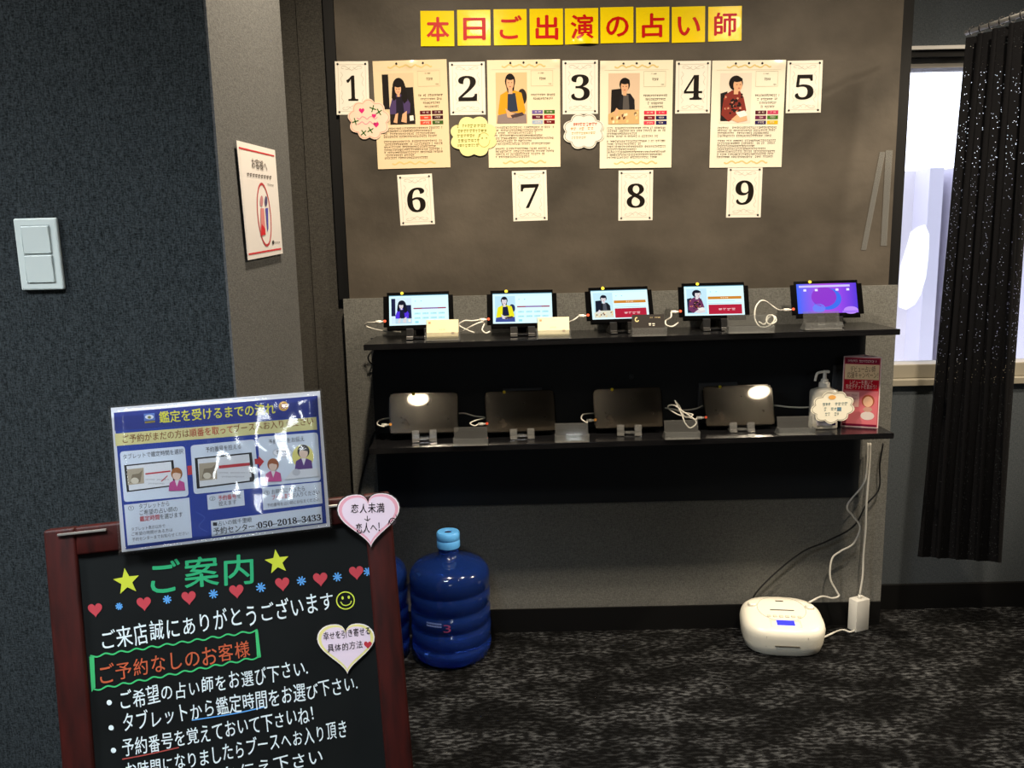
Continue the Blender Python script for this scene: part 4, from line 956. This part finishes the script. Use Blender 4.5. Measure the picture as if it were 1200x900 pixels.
def topz(x, y):
    e = 2.9; s = (abs(x / W2) ** e + abs(y / D2) ** e) ** (1 / e)
    tab = [(0, .103), (.3, .103), (.6, .102), (.78, .1), (.88, .096), (.95, .089), (1, .075)]
    for (a, za), (b, zb) in zip(tab, tab[1:]):
        if s <= b: z = za + (zb - za) * (s - a) / (b - a); break
    else: z = .07
    return z + (y + .02) * .16 * (z - .05) / .05
def on_top(name, x0, x1, y0, y1, m, hh=.0012, bev=.0004, inset=0):
    bm = bmesh.new(); box(bm, x0, x1, y0, y1, -.001, hh, bev, 1)
    for v in bm.verts: v.co.z += topz(v.co.x, v.co.y)
    return finish(name, bm, m, r)
M_slot = mat('player_slot', '4a463c', .5, .3)
M_btn = mat('player_button', 'cfc9b6', .4, .4)
on_top('display', -.026, .026, -.072, -.05, mat('blue_display', '2020a0', .2, .5, emit='4a4cff', es=1.0), .0015)
on_top('display_bezel', -.046, .046, -.078, -.045, mat('display_bezel', 'd6d0c0', .3, .4), .0006)
for i in range(6): on_top('button', -.05 + i * .018, -.038 + i * .018, -.036, -.027, M_btn, .003, .001)
on_top('lid_slot', -.036, .036, .0, .004, M_slot, .0012)
bm = bmesh.new()
pts_ = [(.066 * cos(t * pi / 20 + .0), .012 + .066 * sin(t * pi / 20)) for t in range(0, 41)]
tube(bm, [(x * 1.1, y, topz(x * 1.1, y) + .0001) for x, y in pts_], .0009, 6, 1); finish('lid_seam', bm, mat('lid_seam', 'bdb7a6', .5, .3), r)
on_top('brand_plate', -.012, .012, .048, .054, M_slot, .0005, .0001)
for x, y in ((-.085, .03), (.087, .025)):
    bm = bmesh.new(); lathe(bm, [(0, -.003), (.014, -.003), (.0135, .005), (.011, .0075), (0, .0078)], 20); o = finish('knob', bm, M_cd, r, False, T(x, y, topz(x, y))); smooth_by_angle(o)
bm = bmesh.new(); box(bm, -.036, .036, -.1, -.0975, .036, .0395, .0006, 1); finish('front_slot', bm, M_slot, r)
def fronty(x, z):
    k = {0: .84, 1: .9, 2: .965, 3: .99, 4: 1.0}[min(4, int(z / .0155))]; return -D2 * k * (1 - min(.99, abs(x) / (W2 * k)) ** 3) ** (1 / 3)
for s in (-1, 1):
    bm = bmesh.new(); tube(bm, [(s * .06, fronty(s * .06, z) + .0002, z) for z in (.032, .045, .06, .068)], .0008, 6, 3); finish('front_seam', bm, mat('front_seam', 'bdb7a6', .5, .3), r)
bm = bmesh.new(); tube(bm, [(-.078, .055, topz(-.078, .055) - .006), (-.07, .085, .10), (0, .098, .101), (.07, .085, .10), (.078, .055, topz(.078, .055) - .006)], .006, 10, 8); finish('carry_handle', bm, M_cd, r)
cdroot = r
Pa = onZ(1006, 732, 0); ya = min(Pa.y, 2.452)
xa = onY(1006.5, 715, ya).x; ha = onY(1006, 697, ya).z
ra = empty('power_adapter', T(xa, ya, .0004) @ Matrix.Rotation(radians(22), 4, 'Z')); tag(ra, 'white power adapter standing on the carpet beside the disc player', 'power adapter')
bm = bmesh.new(); box(bm, -.027, .027, -.018, .018, 0, ha - .012, .003, 2); smooth_by_angle(finish('case', bm, M_white, ra))
bm = bmesh.new(); lathe(bm, [(0, ha - .013), (.006, ha - .013), (.0045, ha), (0, ha)], 12); finish('strain_relief', bm, M_white, ra, True)
top = Vector((xa, ya, ha))
cable(seg([(1020, 519, 2.46), (1019, 545, 2.46), (1015.5, 590, 2.458), (1014.5, 620, 2.458), (1012, 650, 2.456), (1011, 675, 2.454)]) + [top], 'white power cord hanging straight from the lower shelf to the adapter', .0032, M_cable, None, 'cable', 'white power cords')
cable(seg([(1017, 519, 2.455), (1016, 545, 2.455), (1012, 567, 2.455), (993, 592, 2.45), (1000, 605, 2.45), (1008, 618, 2.45), (1000, 637, 2.45), (985, 646, 2.45), (975, 655, 2.448), (973, 677, 2.445), (980, 692, 2.44), (983, 698.5, 2.435), (975, 701, 2.43), (963, 699, 2.425), (948, 706, 2.41)]), 'white zigzag cord from the lower shelf to the disc player', .0030, M_cable, None, 'cable', 'white power cords')
cable([Vector((xa - .004, ya - .020, .008))] + [onZ(1003, 738, .006), onZ(996, 740.5, .005), onZ(985, 738.5, .005)] + [Vector((xc + .118, yc_ - .005, .012))], 'short white cord lying on the carpet between adapter and disc player', .0030, M_cable, None, 'cable', 'white power cords')

# ================================================================== CURTAIN
yc0 = 2.42; tl_ = onY(1135, 45, yc0); zr_ = tl_.z; tr_ = onZ(1216, 19, zr_); bl_ = onY(1075, 652, yc0 - .02); zb_ = bl_.z; br_ = onZ(1174, 659, zb_)
M_cur = mat('black_lace', '060609', .8, .15)
N_, L_, b_ = nodes(M_cur); tc = N_.new('ShaderNodeTexCoord'); vo = N_.new('ShaderNodeTexVoronoi'); vo.inputs['Scale'].default_value = 170; L_.new(tc.outputs['Object'], vo.inputs['Vector'])
lt = N_.new('ShaderNodeMath'); lt.operation = 'LESS_THAN'; lt.inputs[1].default_value = .14; L_.new(vo.outputs['Distance'], lt.inputs[0])
tr = N_.new('ShaderNodeBsdfTransparent'); mx = N_.new('ShaderNodeMixShader'); L_.new(lt.outputs[0], mx.inputs[0]); L_.new(b_.outputs[0], mx.inputs[1]); L_.new(tr.outputs[0], mx.inputs[2]); L_.new(mx.outputs[0], N_['Material Output'].inputs[0])
root = empty('curtain', T(bl_.x, bl_.y, zb_)); tag(root, 'black lace curtain gathered beside the bright window', 'curtain'); inv = root.matrix_basis.inverted()
bm = bmesh.new(); NU, NV = 150, 40; g = {}
for j in range(NV + 1):
    t = j / NV; A = tl_.lerp(bl_, t); B = tr_.lerp(br_, t); d = (B - A); d.z = 0; dn = d.normalized(); nn = Vector((dn.y, -dn.x, 0))
    for i in range(NU + 1):
        u = i / NU; ph = 2 * pi * 4.6 * u + .5 * sin(3 * t) + .6 * sin(5 * u)
        am = .016 + .006 * t; q = A.lerp(B, u) + nn * am * sin(ph) + dn * .012 * sin(2 * ph + .6) * min(1, u * 8) * min(1, (1 - u) * 8)
        q.z = A.z + (B.z - A.z) * u + (.006 * sin(ph) if j == NV else 0); g[i, j] = bm.verts.new(inv @ q)
for j in range(NV):
    for i in range(NU): bm.faces.new((g[i, j], g[i, j + 1], g[i + 1, j + 1], g[i + 1, j]))
finish('drape', bm, M_cur, root, True)
rl = empty('curtain_rail', T(*tl_)); tag(rl, 'white curtain rail above the black lace curtain', 'curtain rail'); inv = rl.matrix_basis.inverted()
d = (tr_ - tl_); d.z = 0; d.normalize(); bm = bmesh.new(); a = tl_ + Vector((0, 0, .017)); tube(bm, [inv @ (a - d * .01), inv @ (a + d * .9)], .0065, 12, 1); finish('rail', bm, M_alu, rl)
for i in range(9):
    bm = bmesh.new(); q = inv @ (a + d * (.012 + i * .034)); nn = Vector((d.y, -d.x, 0))
    tube(bm, [q + (Vector((0, 0, 1)) * cos(t * pi / 4) * 1.15 + nn * sin(t * pi / 4)) * .0105 for t in range(9)], .0014, 6, 2); finish('ring', bm, M_blackp, rl)
bm = bmesh.new(); e1 = inv @ (a + d * .88); tube(bm, [e1, e1 + Vector((0, 0, CZ - a.z - .0005))], .006, 8, 1); finish('hanger', bm, M_alu, rl)
# ================================================================== MENU BOARD (A-frame chalkboard)
BT = Vector((-.62871108, 1.04471541, .87382138)); BA = Vector((.97382365, .22604536, .02389531)); BBv = Vector((-.06607134, .18091015, .98127779)); BW = .46
Mboard = frameM(BT, BA, BBv)      # local: x right, y up along the board (0 at the top edge), z towards the camera
root = empty('menu_board', Mboard); tag(root, 'chalkboard menu stand in a dark red wooden frame with handwritten Japanese', 'menu board')
M_wood = noise_mix(mat('red_stained_wood', '3a0d09', .5, .25), '200705', '380d09', 14, (6, 1, 6), .3, .7, 5)
BH = .873
fw = .039
def brd(name, x0, x1, y0, y1, z0, z1, m=M_wood, bev=.004): 
    bm = bmesh.new(); box(bm, x0, x1, y0, y1, z0, z1, bev, 3); return smooth_by_angle(finish(name, bm, m, root))
brd('stile', 0, fw, -BH - .006, 0, -.022, 0); brd('stile', BW - fw, BW, -BH - .016, 0, -.022, 0)
brd('top_rail', fw - .001, BW - fw + .001, -fw, 0, -.022, -.0004); brd('bottom_rail', fw - .001, BW - fw + .001, -BH + .06, -BH + .12, -.022, -.0004)
bm = bmesh.new(); box(bm, fw - .002, BW - fw + .002, -BH + .115, -fw + .002, -.014, -.007); finish('chalk_panel', bm, noise_mix(mat('chalkboard', '0c0f0f', .6, .2), '080a0a', '0f1212', 6), root)
# rear legs: from the top hinge back to the floor
Mi = Mboard.inverted()
for x in (.02, BW - .06):
    topw = Mboard @ Vector((x + .02, -.02, -.034)); foot = topw + Vector((.0, .16, 0)); foot.z = .0
    bm = bmesh.new(); ax = BA.normalized() * .019; dy = Vector((0, .011, 0))
    P8 = [foot - ax - dy, foot + ax - dy, foot + ax + dy, foot - ax + dy, topw - ax - dy, topw + ax - dy, topw + ax + dy, topw - ax + dy]
    for q in P8[:4]: q.z = .001
    hexa(bm, [Mi @ q for q in P8]); finish('rear_leg', bm, M_wood, root)
bm = bmesh.new(); box(bm, .05, BW - .05, -.032, -.012, -.024, -.0205); finish('hinge', bm, mat('hinge_metal', '6a6660', .35, .5, 1), root)
for a, b in (((68, 627), (125, 619.5)), ((384, 593.5), (399, 591.5))):
    pa, pb = (Mi @ onP(*a, BT, BA.cross(BBv))), (Mi @ onP(*b, BT, BA.cross(BBv))); bm = bmesh.new(); box(bm, pa.x, pb.x, pa.y - .0015, pa.y + .0018, 0, .004, .0005, 1)
    finish('clip_strip', bm, mat('steel_strip', 'b9b5ae', .3, .5, .8), root)
def c7(x, y): return (40 + x / 2.609, 620 + y / 2.609)
Mch = Mboard @ T(0, 0, -.007)
def chalk(name, fn):
    p = Print(Mch, 1, 1, px=c7, kind='chalk', z0=.0003); fn(p); o = p.build(name, root); o.matrix_basis = T(0, 0, -.007); return o
GRN, YEL, WHT, RED, BLU, ORG = '2f9a68', 'b8bf3a', 'd3dde0', 'b04048', '5a9ad8', 'b3573a'
def f1(p): p.text('ご案内', (338, 190), (684, 155), 112, GRN, 2, .012, .03, True)
chalk('heading', f1)
def f2(p):
    p.star(283, 160, 42, YEL, 2); p.star(743, 100, 39, YEL, 2)
    for x, y in ((187, 245), (336, 226), (473, 208), (619, 188), (759, 166), (875, 151), (985, 131)): p.heart(x, y, 22, RED, 2, -.1, 1.0)
    for x, y, r_ in ((260, 236, 11), (407, 215, 13), (548, 198, 14), (693, 178, 15), (817, 158, 14), (927, 146, 14), (1020, 130, 13)):
        for k in range(4): a = k * pi / 4 + .2; p.line((x - r_ * cos(a), y - r_ * sin(a)), (x + r_ * cos(a), y + r_ * sin(a)), .0019, BLU, 2)
chalk('drawn_ornaments', f2)
def f3(p):
    p.text('ご来店誠にありがとうございます', (203, 366), (920, 243), 70, WHT, 2, .004, .05, True)
    p.stroke([(952 + 27 * cos(t * pi / 8), 218 + 26 * sin(t * pi / 8)) for t in range(16)], .0016, 'c6cf4a', 2, True, True)
    p.ell(943, 210, 3.4, 5, 'c6cf4a', 2); p.ell(962, 208, 3.4, 5, 'c6cf4a', 2); p.stroke([(937, 222), (944, 231), (955, 233), (966, 228), (970, 219)], .0014, 'c6cf4a', 2)
chalk('greeting_line', f3)
def f4(p):
    G = '3fae6a'
    def wav(a, b, n, am): return [(a[0] + (b[0] - a[0]) * i / n, a[1] + (b[1] - a[1]) * i / n + am * (1 if i % 2 else -1)) for i in range(n + 1)]
    p.stroke(wav((172, 390), (683, 310), 22, 3.5), .0021, G, 2); p.stroke(wav((178, 492), (692, 390), 22, 3.5), .0021, G, 2)
    p.poly([(169, 390), (184, 390), (188, 484), (176, 497)], G, 2); p.poly([(676, 312), (684, 307), (694, 391), (682, 394)], G, 2)
    p.text('ご予約なしのお客様', (196, 470), (664, 386), 64, ORG, 2, .004, .05, True)
chalk('boxed_line', f4)
def line_(txt, a, b, bul, em=60):
    def f(p):
        if bul: p.ell(bul[0], bul[1], 8, 8, WHT, 2)
        p.text(txt, a, b, em, WHT, 2, .004, .06, True)
    return f
def wrap(f, g):
    def h(p): f(p); g(p)
    return h
chalk('chalk_line', line_('ご希望の占い師をお選び下さい.', (260, 548), (852, 440), (230, 530)))
chalk('chalk_line', wrap(line_('タブレットから鑑定時間をお選び下さい.', (270, 618), (1003, 488), (236, 607)), lambda p: p.stroke([(482, 584), (560, 572), (630, 560), (706, 543)], .0016, BLU, 2)))
chalk('chalk_line', wrap(line_('予約番号を覚えておいて下さいね！', (270, 694), (880, 580), (243, 676)), lambda p: p.stroke([(270, 703), (340, 690), (443, 667)], .0016, 'a04a44', 2)))
chalk('chalk_line', line_('お時間になりましたらブースへお入り頂き', (280, 768), (962, 626), None))
chalk('chalk_line', line_('予約番号をお伝え下さい', (300, 838), (888, 712), None))

# hearts stuck on the board
def heart_sign(fm, cx, cy, rx, ry, rim, label, fn, M0, zoff, rot):
    Mh = Mboard @ T(0, 0, zoff); n = (Mh.to_3x3() @ Vector((0, 0, 1))); ih = Mh.inverted()
    def loc(q): v = ih @ onP(*fm(*q), Mh.translation, n); return (v.x, v.y)
    pts = [loc((cx + (x - 0) * rx, cy + y * ry)) for x, y in heart_pts(0, 0, 1, rot, 1, 48, .13)]
    c0 = loc((cx, cy)); Mr = Mh @ T(c0[0], c0[1], 0)
    o = finish('heart_sign', poly_sheet([(a - c0[0], b - c0[1]) for a, b in pts], .0012), mat('laminate_edge', '2a2626', .25, .5), None, False, Mr)
    tag(o, label, 'heart sign', 'heart signs on the menu board')
    p = Print(Mr, 1, 1, px=fm, z0=.0014)
    p.poly([(cx + x * rx * .965, cy + y * ry * .965) for x, y in heart_pts(0, 0, 1, rot, 1, 48, .13)], 'dfd6d6', .5); p.poly([(cx + x * rx * .93, cy + y * ry * .93) for x, y in heart_pts(0, 0, 1, rot, 1, 48, .13)], rim, 1); p.poly([(cx + x * rx * .83, cy + y * ry * .83) for x, y in heart_pts(0, 0, 1, rot, 1, 48, .13)], 'd9c6d4', 1.6)
    p.build('heart_print', o)
    p = Print(Mr, 1, 1, px=fm, z0=.0014); fn(p); p.build('handwriting', o)
def c6(x, y): return (100 + x / 3, 440 + y / 3)
def h1(p):
    p.text('恋人未満', (932, 482), (1052, 478), 38, '1c1418', 3, .008, .05, True); p.text('↓', (980, 512), (1002, 511), 26, '1c1418', 3, .0, 0, False)
    p.text('恋人へ！', (950, 553), (1052, 545), 38, '1c1418', 3, .008, .05, True)
    p.stroke([(1080 + 11 * cos(t * .8), 512 + 11 * sin(t * .8)) for t in range(8)], .0012, '3a3034', 3, True, True); p.stroke([(1074, 516), (1080, 508), (1086, 515), (1082, 520)], .001, '3a3034', 3); p.line((1064, 524), (1068, 508), .001, '3a3034', 3); p.line((1094, 498), (1091, 488), .001, '3a3034', 3)
heart_sign(c6, 997, 494, 113, 100, 'd89aa8', 'pink-edged heart sign on the top right corner of the menu board', h1, None, .0035, -.06)
def h2(p):
    p.text('幸せを引き寄せる', (884, 338), (1030, 318), 27, '1c1418', 3, .006, .05, True); p.text('具体的方法', (896, 374), (1006, 360), 26, '1c1418', 3, .006, .05, True); p.heart(1020, 352, 12, 'b0343e', 3)
heart_sign(c7, 954, 353, 91, 82, 'd9cf86', 'yellow-edged heart sign stuck on the black chalk surface', h2, None, -.005, -.04)

# ================================================================== LAMINATED PRICE-FLOW SIGN on top of the board
Msg = Mboard @ T(.0951, -.0405, .0045); ww, hh_ = .2785, .196
cu = lambda x, y: .0015 * sin(x / ww * 5.0 + 1) + .001 * sin(y / hh_ * 7)
ms = empty('laminated_sign', Msg); tag(ms, 'blue laminated sign with yellow heading and three white step panels, on the menu board', 'laminated sign')
Pl = [Msg.inverted() @ onP(x, y, Msg.translation, Msg.to_3x3() @ Vector((0, 0, 1))) for x, y in ((130, 478), (375, 458), (387, 617), (143, 647))]
bm = bmesh.new(); prism(bm, [(q.x, q.y) for q in (Pl[3], Pl[2], Pl[1], Pl[0])], 0, .0008); finish('paper', bm, mat('sign_paper', 'd9dde8', .4, .4), ms)
def S(name, fn, z0=.001):
    p = Print(Msg, 1, 1, px=c6, z0=z0); fn(p); return p.build(name, ms)
NAVY, CRM, PAN, BRN, INK, RD = '1f3a94', 'cfc88e', 'cdd6e4', '7a4a24', '2c2c34', 'b8323c'
def s0(p):
    p.poly([(143, 611), (848, 519), (816, 71), (101, 131)], NAVY, .5); p.poly([(104, 194), (818, 143), (816, 71), (101, 131)], '22307e', 1)
    p.stroke([(230 + 40 * cos(t * .5), 500 + 30 * sin(t * .5)) for t in range(10)], .0006, '3a58b4', 1); p.stroke([(390, 480), (420, 500), (400, 530), (430, 550)], .0006, '3f5cb6', 1)
S('blue_ground', s0)
def s1(p):
    p.text('鑑定を受けるまでの流れ', (262, 164), (668, 132), 44, 'd3cf3e', 2, .012)
    p.poly([(208, 160), (246, 157), (244, 132), (206, 135)], '5a78c0', 2); p.ell(226, 146, 15, 8, 'd8dce8', 2.5); p.ell(226, 147, 6, 5, '7a7a3a', 3); p.poly([(210, 168), (246, 165), (246, 159), (210, 162)], '8a7a3a', 2)
    p.ell(697, 108, 17, 17, 'd0a03a', 2); p.ell(697, 108, 11, 11, '9a5a2a', 2.5); p.ell(697, 106, 6, 5, 'd8b060', 3)
S('sign_heading', s1)
def s2(p):
    p.poly([(108, 248), (815, 190), (812, 146), (104, 205)], CRM, 1.5); p.text('ご予約がまだの方は', (133, 236), (366, 214), 31, BRN, 2.5, .008); p.text('順番を取って', (368, 214), (520, 200), 31, 'a83a2c', 2.5, .01); p.text('ブースへお入りください', (524, 199), (802, 170), 31, BRN, 2.5, .008)
S('cream_band', s2)
def rr(p, q, c, lv, k=.06):
    o = []
    for i in range(4):
        a, b, d = Vector(q[i]), Vector(q[i - 1]), Vector(q[(i + 1) % 4]); e1 = a + (b - a).normalized() * 12; e2 = a + (d - a).normalized() * 12
        for t in (0, .33, .67, 1): o.append(tuple(e1 * (1 - t) ** 2 + a * 2 * t * (1 - t) + e2 * t * t))
    p.poly(o, c, lv)
def tabpic(p, q, cat, bar):
    p.poly(q, '17161a', 2); m = sum((Vector(v) for v in q), Vector((0, 0))) / 4; p.poly([tuple(m + (Vector(v) - m) * .9) for v in q], 'd6d8de', 2.5)
    x0, y0, x1, y1 = cat; p.poly([(x0, y1), (x1, y1 - 6), (x1 - 2, y0 - 6), (x0 - 2, y0)], 'a89c88', 3); p.poly([(x0 + 8, y1 - 8), (x1 - 14, y1 - 10), (x1 - 6, y0 + 2), (x1 - 18, y0 + 14), (x0 + 16, y0 + 18)], '7d715f', 3.4); p.ell((x0 + x1) / 2 - 4, (y0 + y1) / 2 + 12, 14, 11, 'cfc6b4', 3.8)
    (a, b, wd) = bar; p.line(a, b, wd, RD, 3); p.greek(a[0], b[0] - 10, a[1] + 20, 5, '9a9aa4', 3, 91); p.greek(a[0] + 10, b[0] - 20, a[1] + 34, 5, '9a9aa4', 3, 92)
def girl(p, x, y, s, hair, cloth):
    p.ell(x, y - 18 * s, 21 * s, 23 * s, hair, 3.5); p.ell(x, y - 12 * s, 15 * s, 18 * s, 'd9c0b0', 4); p.poly([(x - 17 * s, y - 18 * s), (x - 4 * s, y - 22 * s), (x + 16 * s, y - 18 * s), (x + 10 * s, y - 34 * s), (x - 12 * s, y - 34 * s)], hair, 4.4)
    p.poly([(x - 30 * s, y + 46 * s), (x + 32 * s, y + 44 * s), (x + 28 * s, y + 14 * s), (x + 10 * s, y + 6 * s), (x - 10 * s, y + 6 * s), (x - 26 * s, y + 16 * s)], cloth, 4); p.poly([(x - 7 * s, y + 6 * s), (x + 1 * s, y + 30 * s), (x + 9 * s, y + 6 * s)], 'dcd6dc', 4.5)
def s3(p):
    rr(p, [(137, 445), (364, 424), (350, 248), (122, 268)], PAN, 1.5); p.text('タブレットで鑑定時間を選択', (134, 294), (346, 273), 20, INK, 2.5); tabpic(p, [(147, 410), (320, 388), (310, 297), (137, 315)], (150, 330, 208, 385), ((212, 346), (300, 336), .002)); girl(p, 322, 362, .95, '9a6034', 'b8488a')
    p.line((268, 372), (290, 352), .0012, RD, 3.2)
S('step_panel', s3)
def s4(p):
    rr(p, [(382, 417), (612, 394), (596, 224), (370, 246)], PAN, 1.5); p.text('予約番号を控える', (424, 269), (548, 256), 20, INK, 2.5); tabpic(p, [(393, 398), (597, 372), (585, 270), (385, 290)], (402, 310, 464, 370), ((470, 322), (578, 311), .0042))
    for i in range(4): p.rect(578, 276 + i * 27, 586, 288 + i * 27, '2a2a2e', 3)
S('step_panel', s4)
def s5(p):
    rr(p, [(618, 388), (828, 370), (817, 200), (606, 216)], PAN, 1.5); p.text('予約番号をお伝え', (645, 242), (770, 229), 20, INK, 2.5)
    p.ell(765, 285, 38, 42, 'd8cf7a', 2); girl(p, 767, 285, 1.02, '15141a', '5a3a7a'); girl(p, 660, 330, .95, '9a5a38', 'c0508c'); p.ell(694, 271, 34, 15, 'e4e6ee', 2.5); p.stroke([(694 + 34 * cos(t * .52), 271 + 15 * sin(t * .52)) for t in range(12)], .0004, '6a6a74', 3, True, True); p.greek(672, 716, 271, 15, '3a3a44', 3.2, 93)
    p.poly([(700, 366), (822, 354), (815, 325), (728, 332)], 'd2d4da', 5); p.ell(742, 340, 14, 12, 'b8bac2', 5.4)
S('step_panel', s5)
def s6(p):
    p.poly([(361, 350), (377, 348), (375, 316), (359, 318)], RD, 1.2); p.poly([(597, 312), (610, 311), (611, 324), (629, 302), (608, 282), (609, 292), (595, 293)], RD, 2.2)
S('red_arrow', s6)
def s7(p):
    p.poly([(150, 597), (376, 570), (366, 429), (137, 455)], PAN, 1.5); p.text('①', (152, 474), (172, 472), 20, INK, 2.5); p.text('タブレットから', (190, 468), (296, 457), 20, INK, 2.5); p.text('ご希望の占い師の', (192, 490), (325, 476), 20, INK, 2.5); p.text('鑑定時間', (193, 512), (262, 504), 20, RD, 2.5, .01); p.text('を選びます', (264, 504), (343, 495), 20, INK, 2.5)
    p.text('タブレット表示以外で', (163, 546), (282, 533), 14, '5a5a64', 2.5); p.text('ご希望の時間がある方は', (164, 563), (308, 547), 14, '5a5a64', 2.5); p.text('予約センターまでお知らせください', (166, 582), (364, 558), 14, '5a5a64', 2.5)
S('caption_box', s7)
def s8(p):
    p.poly([(432, 472), (561, 456), (557, 403), (428, 420)], PAN, 1.5); p.text('②', (438, 440), (458, 438), 19, INK, 2.5); p.text('予約番号', (468, 439), (532, 431), 20, RD, 2.5, .01); p.text('を', (534, 431), (548, 429), 20, INK, 2.5); p.text('控えます', (470, 458), (532, 450), 18, INK, 2.5)
S('caption_box', s8)
def s9(p):
    p.poly([(626, 473), (834, 449), (828, 374), (622, 393)], PAN, 1.5); p.text('③', (629, 420), (648, 418), 19, INK, 2.5); p.text('お時間になったら', (656, 417), (772, 404), 20, INK, 2.5); p.text('ブースまで', (657, 436), (726, 428), 19, RD, 2.5, .01); p.text('お入りください', (728, 428), (824, 416), 19, INK, 2.5); p.text('予約番号を占い師にお伝えください', (640, 462), (822, 440), 14, '5a5a64', 2.5)
S('caption_box', s9)
def s10(p):
    p.poly([(445, 566), (834, 517), (830, 460), (442, 511)], PAN, 1.5); p.rect(449, 516, 464, 528, INK, 2.5); p.text('占いの館千里眼', (468, 528), (586, 513), 19, INK, 2.5); p.text('予約センター：', (452, 558), (606, 538), 27, INK, 2.5, .012)
    num = ''.join(GLYPH.get(ch, '–') for ch in '050-2018-3433'); p.text(num, (608, 537), (829, 508), 30, INK, 2.5, .01)
S('phone_box', s10)
bm = sheet_bm(1, 1, .0003, None, 14)
q0, q1, q2, q3 = Pl
ex_ = .003
for v in bm.verts:
    u, t = v.co.x, v.co.y; u2 = (u - .5) * 1.02 + .5; t2 = (t - .5) * 1.025 + .5
    b = q3.lerp(q2, u2); tt = q0.lerp(q1, u2); q = b.lerp(tt, t2); v.co = Vector((q.x, q.y, .0032 + v.co.z + .0008 * sin(u * 7 + 1) * sin(t * 5 + .5)))
finish('laminate_film', bm, M_film, ms, True)
